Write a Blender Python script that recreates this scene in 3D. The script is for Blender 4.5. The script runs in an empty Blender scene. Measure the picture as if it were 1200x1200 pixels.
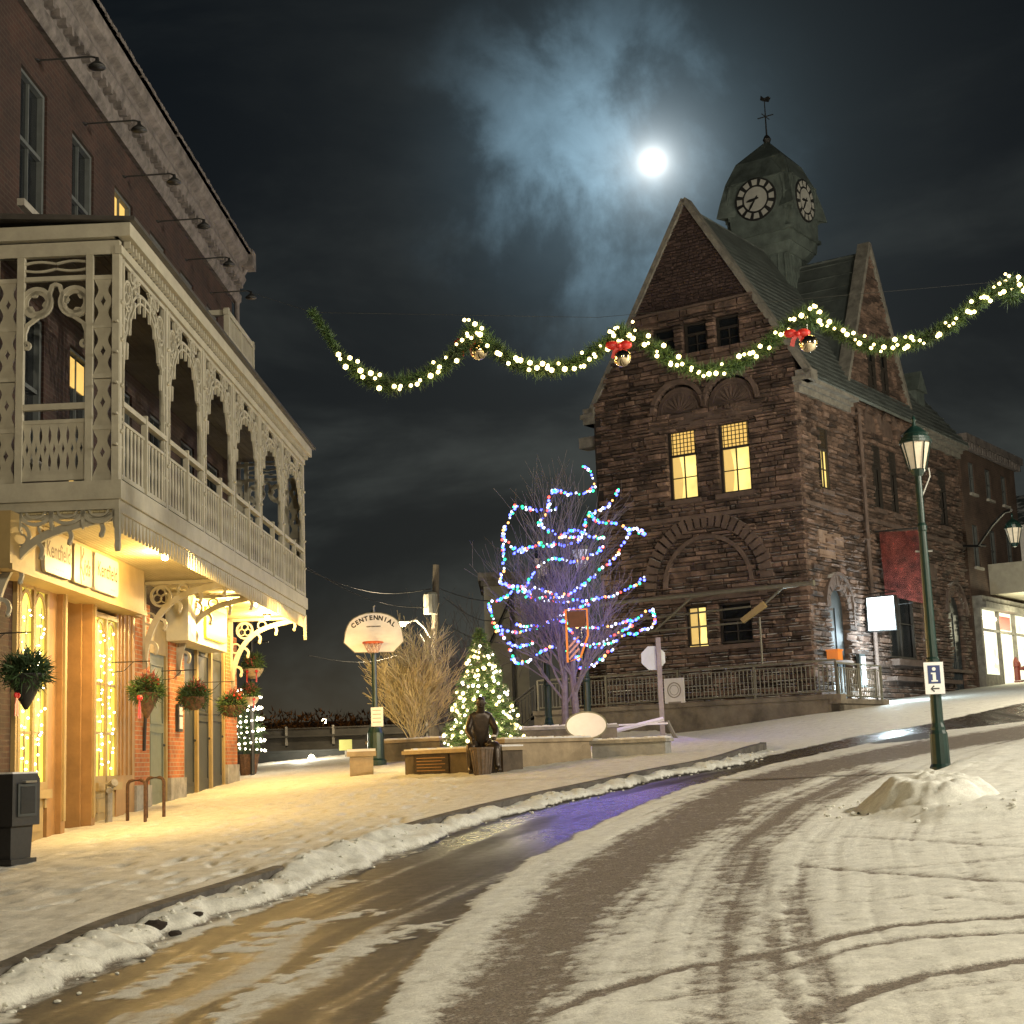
import bpy, bmesh, math, random
import numpy as np
from mathutils import Vector, Matrix
random.seed(7); rng=np.random.default_rng(7)
S=bpy.context.scene; C=S.collection
rad=math.radians; sin=math.sin; cos=math.cos; pi=math.pi
# ------------------------------------------------------------------ camera
EYE=Vector((0,0,1.6)); F=1800.; PIT=rad(9.2); ROL=rad(2.1)
def ray(px,py):
    a=px-600.; b=600.-py
    x=a*cos(ROL)+b*sin(ROL); y=b*cos(ROL)-a*sin(ROL)
    return Vector((x, F*cos(PIT)-y*sin(PIT), F*sin(PIT)+y*cos(PIT)))
def P(px,py,d):                       # point of the place seen at a pixel, d metres along the street
    v=ray(px,py); return v*(d/v.y)+EYE
def G(px,py,off=0.):                  # point on the sloping ground
    d=ray(px,py); t=(off-1.6)/(d.z-.045*d.x-.045*d.y); return d*t+EYE
cam=bpy.data.objects.new('camera',bpy.data.cameras.new('camera')); C.objects.link(cam)
cam.data.sensor_width=36; cam.data.lens=36*F/1200; cam.data.clip_end=6000; cam.data.clip_start=.1
cam.location=EYE
fw=Vector((0,cos(PIT),sin(PIT))); up0=Vector((0,-sin(PIT),cos(PIT))); rt0=Vector((1,0,0))
rt=rt0*cos(ROL)-up0*sin(ROL); up=rt0*sin(ROL)+up0*cos(ROL)
m=Matrix((rt,up,-fw)).transposed(); cam.rotation_euler=m.to_euler(); S.camera=cam
# ------------------------------------------------------------------ materials
def nodes(mt):
    nt=mt.node_tree; return nt,nt.nodes,nt.links
def M(name,col,rough=.7,var=.15,scale=6.,bump=.15,metal=0.,emit=None,es=0.,spec=.5,bscale=None,snow=0.,trans=0.,island=0.):
    mt=bpy.data.materials.new(name); mt.use_nodes=True; nt,N,L=nodes(mt)
    b=N['Principled BSDF']; b.inputs['Roughness'].default_value=rough; b.inputs['Metallic'].default_value=metal
    b.inputs['Specular IOR Level'].default_value=spec; b.inputs['Base Color'].default_value=(*col,1)
    tc=N.new('ShaderNodeTexCoord')
    out=None
    if var>0:
        nz=N.new('ShaderNodeTexNoise'); nz.inputs['Scale'].default_value=scale; nz.inputs['Detail'].default_value=5; nz.inputs['Roughness'].default_value=.65
        L.new(tc.outputs['Object'],nz.inputs['Vector'])
        mr=N.new('ShaderNodeMapRange'); mr.inputs['From Min'].default_value=.3; mr.inputs['From Max'].default_value=.7
        mr.inputs['To Min'].default_value=1-var*1.6; mr.inputs['To Max'].default_value=1+var
        L.new(nz.outputs['Fac'],mr.inputs['Value'])
        src=mr.outputs['Result']
        if island>0:
            g=N.new('ShaderNodeNewGeometry'); mi=N.new('ShaderNodeMapRange'); mi.inputs['To Min'].default_value=1-island; mi.inputs['To Max'].default_value=1+island
            L.new(g.outputs['Random Per Island'],mi.inputs['Value']); mu=N.new('ShaderNodeMath'); mu.operation='MULTIPLY'
            L.new(src,mu.inputs[0]); L.new(mi.outputs['Result'],mu.inputs[1]); src=mu.outputs[0]
        vm=N.new('ShaderNodeVectorMath'); vm.operation='SCALE'; vm.inputs[0].default_value=col
        L.new(src,vm.inputs['Scale']); out=vm.outputs[0]
    if snow>0:   # snow that lies on upward faces
        g=N.new('ShaderNodeNewGeometry'); sp=N.new('ShaderNodeSeparateXYZ'); L.new(g.outputs['Normal'],sp.inputs[0])
        n2=N.new('ShaderNodeTexNoise'); n2.inputs['Scale'].default_value=3.5; L.new(tc.outputs['Object'],n2.inputs['Vector'])
        ad=N.new('ShaderNodeMath'); ad.operation='MULTIPLY_ADD'; ad.inputs[1].default_value=.7; L.new(n2.outputs['Fac'],ad.inputs[0]); L.new(sp.outputs['Z'],ad.inputs[2])
        mr2=N.new('ShaderNodeMapRange'); mr2.inputs['From Min'].default_value=1.3-snow*.5; mr2.inputs['From Max'].default_value=1.42-snow*.5; L.new(ad.outputs[0],mr2.inputs['Value'])
        mx=N.new('ShaderNodeMix'); mx.data_type='RGBA'; mx.inputs['B'].default_value=(.72,.72,.7,1)
        if out: L.new(out,mx.inputs['A'])
        else: mx.inputs['A'].default_value=(*col,1)
        L.new(mr2.outputs['Result'],mx.inputs['Factor']); out=mx.outputs['Result']
    if out: L.new(out,b.inputs['Base Color'])
    if bump>0:
        nb=N.new('ShaderNodeTexNoise'); nb.inputs['Scale'].default_value=bscale or scale*4; nb.inputs['Detail'].default_value=6
        L.new(tc.outputs['Object'],nb.inputs['Vector'])
        bp=N.new('ShaderNodeBump'); bp.inputs['Strength'].default_value=bump; bp.inputs['Distance'].default_value=.03
        L.new(nb.outputs['Fac'],bp.inputs['Height']); L.new(bp.outputs['Normal'],b.inputs['Normal'])
    if emit:
        b.inputs['Emission Color'].default_value=(*emit,1); b.inputs['Emission Strength'].default_value=es
        mt.cycles.emission_sampling='NONE'
    if trans: b.inputs['Transmission Weight'].default_value=trans
    return mt
def brickmat(name,c1,c2,mortar,bw=.22,bh=.075,bump=.4):
    mt=bpy.data.materials.new(name); mt.use_nodes=True; nt,N,L=nodes(mt); b=N['Principled BSDF']; b.inputs['Roughness'].default_value=.85
    tc=N.new('ShaderNodeTexCoord'); sp=N.new('ShaderNodeSeparateXYZ'); L.new(tc.outputs['Object'],sp.inputs[0])
    ad=N.new('ShaderNodeMath'); L.new(sp.outputs['X'],ad.inputs[0]); L.new(sp.outputs['Y'],ad.inputs[1])
    cb=N.new('ShaderNodeCombineXYZ'); L.new(ad.outputs[0],cb.inputs['X']); L.new(sp.outputs['Z'],cb.inputs['Y'])
    br=N.new('ShaderNodeTexBrick'); L.new(cb.outputs[0],br.inputs['Vector']); br.inputs['Scale'].default_value=1
    br.inputs['Brick Width'].default_value=bw; br.inputs['Row Height'].default_value=bh; br.inputs['Mortar Size'].default_value=.009; br.inputs['Mortar Smooth'].default_value=.3
    br.inputs['Color1'].default_value=(*c1,1); br.inputs['Color2'].default_value=(*c2,1); br.inputs['Mortar'].default_value=(*mortar,1)
    nz=N.new('ShaderNodeTexNoise'); nz.inputs['Scale'].default_value=1.3; nz.inputs['Detail'].default_value=6; L.new(tc.outputs['Object'],nz.inputs['Vector'])
    mr=N.new('ShaderNodeMapRange'); mr.inputs['From Min'].default_value=.3; mr.inputs['From Max'].default_value=.7; mr.inputs['To Min'].default_value=.6; mr.inputs['To Max'].default_value=1.25; L.new(nz.outputs['Fac'],mr.inputs['Value'])
    vm=N.new('ShaderNodeVectorMath'); vm.operation='SCALE'; L.new(br.outputs['Color'],vm.inputs[0]); L.new(mr.outputs['Result'],vm.inputs['Scale']); L.new(vm.outputs[0],b.inputs['Base Color'])
    bp=N.new('ShaderNodeBump'); bp.inputs['Strength'].default_value=bump; bp.inputs['Distance'].default_value=.01; bp.invert=True; L.new(br.outputs['Fac'],bp.inputs['Height']); L.new(bp.outputs['Normal'],b.inputs['Normal'])
    return mt
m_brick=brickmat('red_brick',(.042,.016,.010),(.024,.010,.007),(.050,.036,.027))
m_brick_lit=brickmat('lamplit_brick',(.46,.14,.035),(.34,.095,.025),(.36,.26,.16))  # lit copy of the wall brick: orange lamplight is in the colour
m_brick2=brickmat('brown_brick',(.09,.055,.038),(.065,.038,.027),(.10,.075,.06))
m_cream=M('cream_paint',(.37,.345,.27),.6,.12,3,.1)
m_cream2=M('cream_paint_shop',(.36,.26,.11),.55,.1,3,.08)
m_ochre=M('ochre_paint',(.34,.19,.07),.5,.15,3,.08)
m_cornice=M('weathered_cornice',(.14,.122,.115),.8,.4,4,.3,snow=.15)
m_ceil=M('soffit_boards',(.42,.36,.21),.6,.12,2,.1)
m_dark=M('dark_interior',(.012,.01,.009),.8,0,bump=0)
m_iron=M('black_iron',(.02,.02,.02),.5,.2,20,.1)
m_green=M('green_enamel',(.008,.028,.022),.35,.2,8,.05)
m_white=M('white_panel',(.74,.72,.70),.5,.06,6,.03)
m_greydoor=M('grey_green_door',(.13,.155,.125),.5,.12,5,.05)
m_slate=M('slate_door',(.035,.042,.042),.5,.15,5,.05)
m_ashbase=M('stone_base',(.32,.30,.26),.8,.25,4,.4)
m_sash=M('window_sash',(.09,.10,.10),.6,.15,6,.05)
m_glass=M('dark_glass',(.012,.014,.016),.16,.2,2,0,spec=.6)
m_goldglass=M('lit_shop_glass',(.12,.10,.02),.3,.3,3,0,emit=(1,.80,.10),es=.9)
m_litwin=M('lit_window',(.3,.25,.1),.4,.2,2,0,emit=(1,.74,.22),es=1.15)
def room(mt,sc,lo,hi):
    nt,N,L=nodes(mt); b=N['Principled BSDF']; tc=N.new('ShaderNodeTexCoord'); n=N.new('ShaderNodeTexNoise'); n.inputs['Scale'].default_value=sc; n.inputs['Detail'].default_value=2; L.new(tc.outputs['Object'],n.inputs['Vector'])
    r=N.new('ShaderNodeMapRange'); r.inputs['From Min'].default_value=.35; r.inputs['From Max'].default_value=.65; r.inputs['To Min'].default_value=lo; r.inputs['To Max'].default_value=hi; L.new(n.outputs['Fac'],r.inputs['Value']); L.new(r.outputs['Result'],b.inputs['Emission Strength'])
room(m_litwin,1.3,.75,1.5); room(m_goldglass,1.6,.6,1.6)
m_litdim=M('lit_window_amber',(.3,.2,.06),.4,.2,2,0,emit=(1,.62,.16),es=.8)
m_stone=M('red_sandstone',(.125,.082,.062),.9,.5,2.2,1.0,island=.55,bscale=14,snow=.2)
m_stone2=M('dressed_sandstone',(.115,.08,.064),.85,.25,2.5,.5,bscale=14,snow=.3)
m_core=M('mortar_shadow',(.03,.022,.018),.95,.2,3,.3)
m_copper=M('weathered_copper',(.10,.125,.115),.6,.3,2.5,.25)
m_roof=M('metal_shingle_roof',(.085,.10,.095),.55,.28,1.6,.35,snow=.1)
m_coping=M('pale_coping',(.19,.18,.155),.8,.3,4,.3,snow=.35)
m_conc=M('concrete',(.17,.145,.11),.9,.35,1.6,.6,snow=.25)
m_lime=M('pale_limestone',(.36,.28,.18),.85,.2,3,.4,snow=.3)
m_bark=M('grey_bark',(.17,.145,.14),.85,.2,10,.4)
m_wood=M('utility_wood',(.14,.12,.09),.85,.2,5,.4)
m_bronze=M('dark_bronze',(.055,.04,.028),.35,.25,7,.25,metal=.4)
m_needle=M('conifer_needles',(.04,.085,.025),.7,.45,3,0)
m_needle2=M('conifer_needles_light',(.07,.12,.03),.7,.35,3,0)
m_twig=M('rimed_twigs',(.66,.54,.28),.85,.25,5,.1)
m_red=M('red_ribbon',(.55,.02,.015),.45,.1,8,.05)
m_berry=M('faded_rose_leaves',(.30,.06,.05),.7,.4,9,0)
m_pot=M('basket_coco',(.13,.07,.04),.9,.3,20,.5)
m_bauble=M('silver_bauble',(.75,.62,.42),.12,0,bump=0,metal=1)
m_steel=M('galvanised_steel',(.35,.35,.33),.45,.15,8,.05,metal=.7)
m_rail=M('painted_rail',(.16,.15,.11),.5,.15,8,.05)
m_snow=M('lying_snow',(.74,.72,.70),.7,.08,8,.5,bscale=20)
m_orange=M('orange_plastic',(.75,.22,.03),.5,.05,5,0,emit=(1,.35,.05),es=.12)
m_ban=M('faded_red_banner',(.17,.035,.028),.8,.55,3.5,.1)
def E_(name,c,s): return M(name,c,.5,0,bump=0,emit=c,es=s)
m_bw=E_('warm_bulb',(1,.78,.30),7); m_bwh=E_('white_bulb',(1,.88,.62),9)
m_bulbs={'blue':E_('blue_bulb',(.07,.10,1),7),'green':E_('green_bulb',(.03,1,.35),2.2),'red':E_('red_bulb',(1,.09,.06),3),'amber':E_('amber_bulb',(1,.45,.12),2.6),'white':E_('cool_bulb',(.75,.80,1),2.6)}
m_lamp=E_('lamp_diffuser',(1,.85,.5),30)
# ------------------------------------------------------------------ mesh helper
class B:
    def __init__(s): s.v=[]; s.f=[]; s.mi=[]; s.cur=0
    def add(s,vs,fs):
        o=len(s.v); s.v+= [tuple(v) for v in vs]; s.f+=[tuple(i+o for i in f) for f in fs]; s.mi+=[s.cur]*len(fs)
    def box(s,x0,x1,y0,y1,z0,z1,T=None):
        vs=[Vector((x,y,z)) for x in (x0,x1) for y in (y0,y1) for z in (z0,z1)]
        if T: vs=[T(v) for v in vs]
        s.add(vs,[(0,1,3,2),(4,6,7,5),(0,4,5,1),(2,3,7,6),(0,2,6,4),(1,5,7,3)])
    def tube(s,pts,r,n=6,cap=True):
        pts=[Vector(p) for p in pts]; rs=r if isinstance(r,(list,tuple)) else [r]*len(pts)
        vs=[];k=len(pts); ref=None
        for i,p in enumerate(pts):
            d=(pts[min(i+1,k-1)]-pts[max(i-1,0)])
            if d.length<1e-9: d=Vector((0,0,1))
            d.normalize()
            if ref is None: ref=Vector((0,0,1)) if abs(d.z)<.9 else Vector((1,0,0))
            a=d.cross(ref)
            if a.length<1e-4: a=d.cross(Vector((0,1,.1)))
            a.normalize(); b=a.cross(d).normalized()
            for j in range(n):
                t=2*pi*j/n; vs.append(p+(a*cos(t)+b*sin(t))*rs[i])
        fs=[]
        for i in range(k-1):
            for j in range(n):
                j2=(j+1)%n; fs.append((i*n+j,i*n+j2,(i+1)*n+j2,(i+1)*n+j))
        if cap: fs+= [tuple(range(n))[::-1],tuple((k-1)*n+j for j in range(n))]
        s.add(vs,fs)
    def lathe(s,prof,c=(0,0,0),n=12,rot=0):
        vs=[];k=len(prof)
        for r,z in prof:
            for j in range(n):
                t=2*pi*j/n+rot; vs.append((c[0]+r*cos(t),c[1]+r*sin(t),c[2]+z))
        fs=[(i*n+j,i*n+(j+1)%n,(i+1)*n+(j+1)%n,(i+1)*n+j) for i in range(k-1) for j in range(n)]
        fs+=[tuple(range(n))[::-1],tuple((k-1)*n+j for j in range(n))]
        s.add(vs,fs)
    def prism(s,poly,h0,h1,fr):      # poly in (a,b), extruded along n from h0 to h1; fr(a,b,n)
        n=len(poly); vs=[fr(a,b,h0) for a,b in poly]+[fr(a,b,h1) for a,b in poly]
        s.add(vs,[tuple(range(n))[::-1],tuple(range(n,2*n))]+[(i,(i+1)%n,n+(i+1)%n,n+i) for i in range(n)])
    def ribbon(s,pts,w,t,fr,n0=0.,closed=False):
        k=len(pts); ws=w if isinstance(w,(list,tuple)) else [w]*k; vs=[]
        for i,(a,b) in enumerate(pts):
            if closed: p=pts[(i-1)%k]; q=pts[(i+1)%k]
            else: p=pts[max(i-1,0)]; q=pts[min(i+1,k-1)]
            dx,dy=q[0]-p[0],q[1]-p[1]; l=math.hypot(dx,dy) or 1; nx,ny=-dy/l*ws[i]/2,dx/l*ws[i]/2
            vs+=[fr(a+nx,b+ny,n0),fr(a-nx,b-ny,n0),fr(a-nx,b-ny,n0+t),fr(a+nx,b+ny,n0+t)]
        fs=[]
        for i in range(k if closed else k-1):
            j=(i+1)%k
            for q in range(4): fs.append((i*4+q,i*4+(q+1)%4,j*4+(q+1)%4,j*4+q))
        if not closed: fs+=[(3,2,1,0),tuple((k-1)*4+q for q in range(4))]
        s.add(vs,fs)
    def ico(s,c,r,sub=1,sq=(1,1,1)):
        bm=bmesh.new(); bmesh.ops.create_icosphere(bm,subdivisions=sub,radius=r)
        vs=[Vector(c)+Vector((v.co.x*sq[0],v.co.y*sq[1],v.co.z*sq[2])) for v in bm.verts]; fs=[tuple(v.index for v in f.verts) for f in bm.faces]; bm.free(); s.add(vs,fs)
    def obj(s,name,mats,parent=None,smooth=False,loc=None):
        me=bpy.data.meshes.new(name); me.from_pydata(s.v,[],s.f)
        if not isinstance(mats,(list,tuple)): mats=[mats]
        for m_ in mats: me.materials.append(m_)
        if len(mats)>1: me.polygons.foreach_set('material_index',s.mi)
        bm=bmesh.new(); bm.from_mesh(me); bmesh.ops.recalc_face_normals(bm,faces=bm.faces); bm.to_mesh(me); bm.free()
        if smooth: me.polygons.foreach_set('use_smooth',[True]*len(me.polygons))
        me.update(); o=bpy.data.objects.new(name,me); C.objects.link(o)
        if parent: o.parent=parent
        if loc: o.location=loc
        return o
def raw(name,me,parent=None,loc=None,rot=None,scale=None):
    o=bpy.data.objects.new(name,me); C.objects.link(o)
    if parent: o.parent=parent
    if loc: o.location=loc
    if rot: o.rotation_euler=rot
    if scale: o.scale=scale
    return o
def thing(name,label,cat,loc=(0,0,0),rz=0,group=None):
    o=bpy.data.objects.new(name,None); o.empty_display_size=.3; C.objects.link(o); o.location=loc; o.rotation_euler=(0,0,rz)
    o['label']=label; o['category']=cat
    if group: o['group']=group
    return o
def tag(o,label,cat,group=None):
    o['label']=label; o['category']=cat
    if group: o['group']=group
    return o
def kind(o,k): o['kind']=k; return o
def text_into(b,s,size,fr,x0=0,y0=0,n=.0,t=.008,center=False,rot=0,bold=0.,sx=1.,shear=0.):
    cu=bpy.data.curves.new('t','FONT'); cu.body=s; cu.size=size; cu.offset=bold; cu.shear=shear
    if center: cu.align_x='CENTER'
    o=bpy.data.objects.new('t',cu); C.objects.link(o); dg=bpy.context.evaluated_depsgraph_get(); me=o.evaluated_get(dg).to_mesh()
    vs=[]; 
    for v in me.vertices:
        x,y=v.co.x*sx,v.co.y; vs.append(fr(x0+x*cos(rot)-y*sin(rot),y0+x*sin(rot)+y*cos(rot),n+t))
    b.add(vs,[tuple(p.vertices) for p in me.polygons]); o.evaluated_get(dg).to_mesh_clear(); bpy.data.objects.remove(o); bpy.data.curves.remove(cu)
def arc(cx,cy,r,a0,a1,n=16,ry=None): ry=ry or r; return [(cx+r*cos(rad(a0+(a1-a0)*i/n)),cy+ry*sin(rad(a0+(a1-a0)*i/n))) for i in range(n+1)]
def ring(cx,cy,r,n=20,ry=None): ry=ry or r; return [(cx+r*cos(2*pi*i/n),cy+ry*sin(2*pi*i/n)) for i in range(n)]
ZP=lambda x,y:.0
# ------------------------------------------------------------------ noise + ground
def vnoise(x,y,seed=0):
    xi=np.floor(x).astype(np.int64); yi=np.floor(y).astype(np.int64); fx=x-xi; fy=y-yi
    def h(a,b):
        n=(a*374761393+b*668265263+seed*974634777)&0x7fffffff; n=((n^(n>>13))*1274126177)&0x7fffffff; return ((n^(n>>16))&0xffff)/65535.
    u=fx*fx*(3-2*fx); v=fy*fy*(3-2*fy)
    return (h(xi,yi)*(1-u)+h(xi+1,yi)*u)*(1-v)+(h(xi,yi+1)*(1-u)+h(xi+1,yi+1)*u)*v
def fbm(x,y,o=4,seed=0):
    r=0;a=.5;t=0
    for i in range(o): r=r+a*vnoise(x*2**i,y*2**i,seed+i*17); t+=a; a*=.5
    return r/t
def sst(a,b,x): t=np.clip((x-a)/(b-a),0,1); return t*t*(3-2*t)
def zbase(x,y):
    x=np.asarray(x,float); y=np.asarray(y,float); t=x+y
    ts=np.where(t>75,75+40*(1-np.exp(-(t-75)/40)),np.where(t<-10,-10-20*(1-np.exp((t+10)/20)),t))
    z=.045*ts
    z=z+.33*sst(4,9,x)*sst(34,41,y)
    # land falls to the river behind the square
    d=sst(50,62,y-x*.8)*sst(6,-4,x-(y-50)*.05); z=z-5.0*d
    return z
def zb(x,y): return float(zbase(x,y))
KPX=[(0,1135),(60,1108),(130,1077),(210,1052),(300,1025),(385,998),(480,965),(600,935),(700,915),(770,900),(835,889)]
kp=[G(*q,.15) for q in KPX]; kp=[(v.x,v.y) for v in kp]
tip=[(4.55,30.55),(4.95,31.2),(4.9,32.4),(4.4,34.0),(4.15,37),(3.9,40),(3.9,44)]
kpoly=[(-3.75,2.0),(-3.72,6.0),(-3.7,9.0)]+kp+tip+[(3.9,62),(-16,62),(-16,2.0)]
def smooth_pts(p,it=2):
    for _ in range(it):
        q=[p[0]]
        for a,b in zip(p[:-1],p[1:]): q+=[(a[0]*.75+b[0]*.25,a[1]*.75+b[1]*.25),(a[0]*.25+b[0]*.75,a[1]*.25+b[1]*.75)]
        p=q+[p[-1]]
    return p
kerb=smooth_pts([(-3.75,2.0),(-3.72,6.0),(-3.7,9.0)]+kp+tip,2)
polyfull=kerb+[(3.9,62),(-16,62),(-16,2.0)]
def inside(x,y,poly):
    r=np.zeros(x.shape,bool); n=len(poly)
    for i in range(n):
        x0,y0=poly[i]; x1,y1=poly[(i+1)%n]
        c=((y0>y)!=(y1>y))&(x<(x1-x0)*(y-y0)/((y1-y0) or 1e-9)+x0); r^=c
    return r
def dline(x,y,pts):
    best=np.full(x.shape,1e9); al=np.zeros(x.shape); acc=0
    for (x0,y0),(x1,y1) in zip(pts[:-1],pts[1:]):
        dx,dy=x1-x0,y1-y0; L2=dx*dx+dy*dy or 1e-9; t=np.clip(((x-x0)*dx+(y-y0)*dy)/L2,0,1)
        d=np.hypot(x-x0-t*dx,y-y0-t*dy); l=math.sqrt(L2); m_=d<best; best=np.where(m_,d,best); al=np.where(m_,acc+t*l,al); acc+=l
    return best,al
def gl(q,off=0.): return [tuple(G(*p,off)[:2]) for p in q]
xs=np.concatenate([np.arange(-16,-8,.25),np.arange(-8,-4,.08),np.arange(-4,6.5,.03),np.arange(6.5,12,.08),np.arange(12,30,.25)])
ys=[5.]; 
while ys[-1]<66: ys.append(ys[-1]+max(.025,.0031*ys[-1]))
ys=np.array(ys); X,Y=np.meshgrid(xs,ys)
ins=inside(X,Y,polyfull); dk,ak=dline(X,Y,kerb)
sd=np.where(ins,dk,-dk)
Z=zbase(X,Y)
n1=fbm(X*3,Y*3,5,1); n2=fbm(X*14,Y*14,3,5); n3=fbm(X*.7,Y*.7,3,9)
Z+= .14*ins
slush=np.zeros(X.shape); wet=np.zeros(X.shape)
def band(pL,pR,edge=.12,rag=.35,seed=0,q=8):
    L_=gl(pL); R_=gl(pR); poly=L_+R_[::-1]; i=inside(X,Y,poly); d,_=dline(X,Y,L_+[R_[-1]]) ; d2,_=dline(X,Y,[L_[0]]+R_)
    dd,_=dline(X,Y,poly+[poly[0]]); s=np.where(i,dd,-dd)+(fbm(X*2.6,Y*2.6,6,seed)-.5)*rag+(fbm(X*13,Y*13,3,seed+5)-.5)*edge*1.4
    return sst(-edge,edge,s)
def track(p,w,rag=.05,edge=.03,seed=3):
    d,a=dline(X,Y,gl(p)); return sst(edge,-edge,d-w+(fbm(X*9,Y*9,3,seed)-.5)*rag*2)
bA=band([(-160,1300),(70,1162),(240,1092),(400,1030),(480,996),(560,966),(640,944),(740,918),(850,898),(910,884),(1010,862),(1200,836),(1300,822)],
        [(380,1330),(440,1200),(500,1110),(560,1050),(625,1008),(700,966),(800,924),(900,897),(960,884),(1060,862),(1200,846),(1300,835)],.09,.22,11)
bB=band([(430,1330),(490,1200),(560,1110),(640,1035),(720,985),(800,940),(860,915),(950,893),(1060,872),(1200,850),(1300,838)],
        [(560,1330),(625,1200),(690,1110),(760,1035),(830,985),(870,962),(900,935),(950,915),(1010,898),(1080,885),(1200,866),(1300,850)],.34,.35,12)
bC=band([(800,1330),(812,1200),(820,1100),(828,1040),(850,985),(900,945),(960,922),(1010,900)],
        [(890,1330),(880,1200),(875,1110),(880,1040),(905,985),(950,950),(1000,925),(1040,905)],.26,.3,13)
wet=np.maximum(wet,bA)
slush=np.maximum(slush,bB*.98); slush=np.maximum(slush,bC*.80)
for p,w,s_ in [([(640,1190),(700,1165),(800,1136),(870,1125),(930,1113),(1000,1095),(1060,1085),(1200,1076),(1300,1072)],.05,.8),
             ([(760,1175),(850,1162),(930,1133),(1000,1113),(1080,1100),(1200,1095)],.035,.6),
             ([(900,1230),(960,1188),(1020,1164),(1080,1146),(1200,1128),(1300,1120)],.06,.85),
             ([(905,1080),(910,1130),(930,1180),(950,1230)],.04,.55),([(925,1040),(930,1090),(950,1140),(975,1200)],.035,.5),
             ([(940,1010),(938,1060),(950,1110),(990,1180)],.03,.45),([(900,1030),(896,1080),(905,1130),(930,1200)],.03,.4),
             ([(930,1016),(1000,1022),(1080,1028),(1200,1036)],.035,.5),([(1000,1022),(1100,1015),(1200,1005)],.05,.35),
             ([(990,982),(1060,985),(1200,995)],.04,.35),([(1000,1060),(1080,1050),(1200,1062)],.02,.3),([(980,1200),(1060,1165),(1200,1150)],.02,.25)]:
    slush=np.maximum(slush,track(p,w*1.35,.06,.05)*min(1,s_*1.35))
# fine wheel streaks that follow the curve of the lane
cl=gl([(700,1330),(760,1200),(800,1080),(850,1000),(930,940),(1040,895),(1200,855)]); dC,aC=dline(X,Y,cl)
side=np.where(X>np.interp(Y,[c[1] for c in cl],[c[0] for c in cl]),1,-1)*dC
strk=fbm(side*9,aC*.16,4,21); strk2=fbm(side*24,aC*.35,4,22)
slush=np.clip(slush+(~ins)*(sst(.45,.8,strk)*.42+sst(.45,.8,strk2)*.26)*sst(3.4,1.4,np.abs(side)),0,1)
slush=np.clip(slush*(.72+.5*fbm(X*18,Y*18,4,31)),0,1)
# right-hand side: drifted streaks
cs2=fbm(X*.45+Y*.3,Y*6-X*1.1,5,41); slush=np.clip(slush+(~ins)*sst(.50,.8,cs2)*.34*sst(.6,1.8,side),0,1)
slush=np.clip(slush+(~ins)*sst(.66,.76,fbm(X*5,Y*9,5,55))*.38,0,1)
# icy, half-cleared patches inside the wet lane
ak2=-sd; 
al=fbm(ak2*3.6+.8*fbm(X*.5,Y*.5,3,71),ak*.13,5,61); ice=sst(.46,.72,al)*.75*bA*sst(19.,13,Y)*(.6+.6*n1)
for p,w in [([(80,1150),(200,1100),(300,1062),(400,1035)],.14),([(150,1165),(260,1115),(340,1080)],.08),([(290,1112),(350,1085),(430,1070)],.12),([(200,1240),(330,1150),(420,1110),(500,1085)],.10),([(410,1018),(480,1000)],.1)]:
    ice=np.maximum(ice,track(p,w,.25,.08,66)*bA)
wet=np.clip(wet-.8*ice,0,1); slush=np.maximum(slush,ice*.34*(.5+.9*n2)); gloss=np.clip(ice+bA*sst(13.5,17.5,Y)*sst(.25,.6,fbm(ak2*2.5,ak*.3,3,63)+.12),0,1)
gap=band([(450,1330),(462,1200),(520,1115),(590,1050),(660,1006),(740,962)],[(480,1330),(492,1200),(560,1108),(640,1032),(722,982),(780,950)],.12,.3,15)
slush=slush*(1-.75*gap); wet=wet*(1-.8*gap)
# kerb foot: ploughed ridge of snow
aln=(~ins)
rw=.24+.34*fbm(ak*1.1,ak*0+3,3,77)+.30*(fbm(ak*3.2,sd*3,4,78)-.5); rh=.05+.09*fbm(ak*2.2,ak*0,3,79)
tt=np.clip(-sd/rw,0,1.2); prof=np.where(tt<1,np.sqrt(np.clip(1-tt**2.6,0,1)),0)*(.55+.95*fbm(ak*5,sd*6,5,80))
rk=sst(2.0,8.0,Y)*sst(31,27,Y)
Z+=aln*prof*rh*rk; r_=aln*(tt<1)*rk; wet=wet*(1-r_); slush=slush*(1-.9*r_)
gut=aln*sst(1.0,1.02,-sd/rw)*sst(1.9,1.3,-sd/rw)*rk; slush=np.maximum(slush,gut*.8*(.4+n2))
# snow drifted over the kerb between the two clear stretches
drift=sst(14.2,15.0,Y)*sst(18.6,17.6,Y); Z+=aln*np.exp(-(sd/.22)**2)*.10*drift*(.6+.8*n1)
Z+=ins*np.exp(-(sd/.25)**2)*.055*drift
# snow thickness
covered=np.clip(drift,0,1); edge_=np.exp(-((sd-.01)/.075)**4)*(1-covered)*(Y<30.5); Z-=edge_*.045
Z+=(1-np.clip(slush+wet,0,1))*.019*(~ins)+ (n2-.5)*.004*(1-wet)+(n1-.5)*.004*(1-wet)
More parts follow.
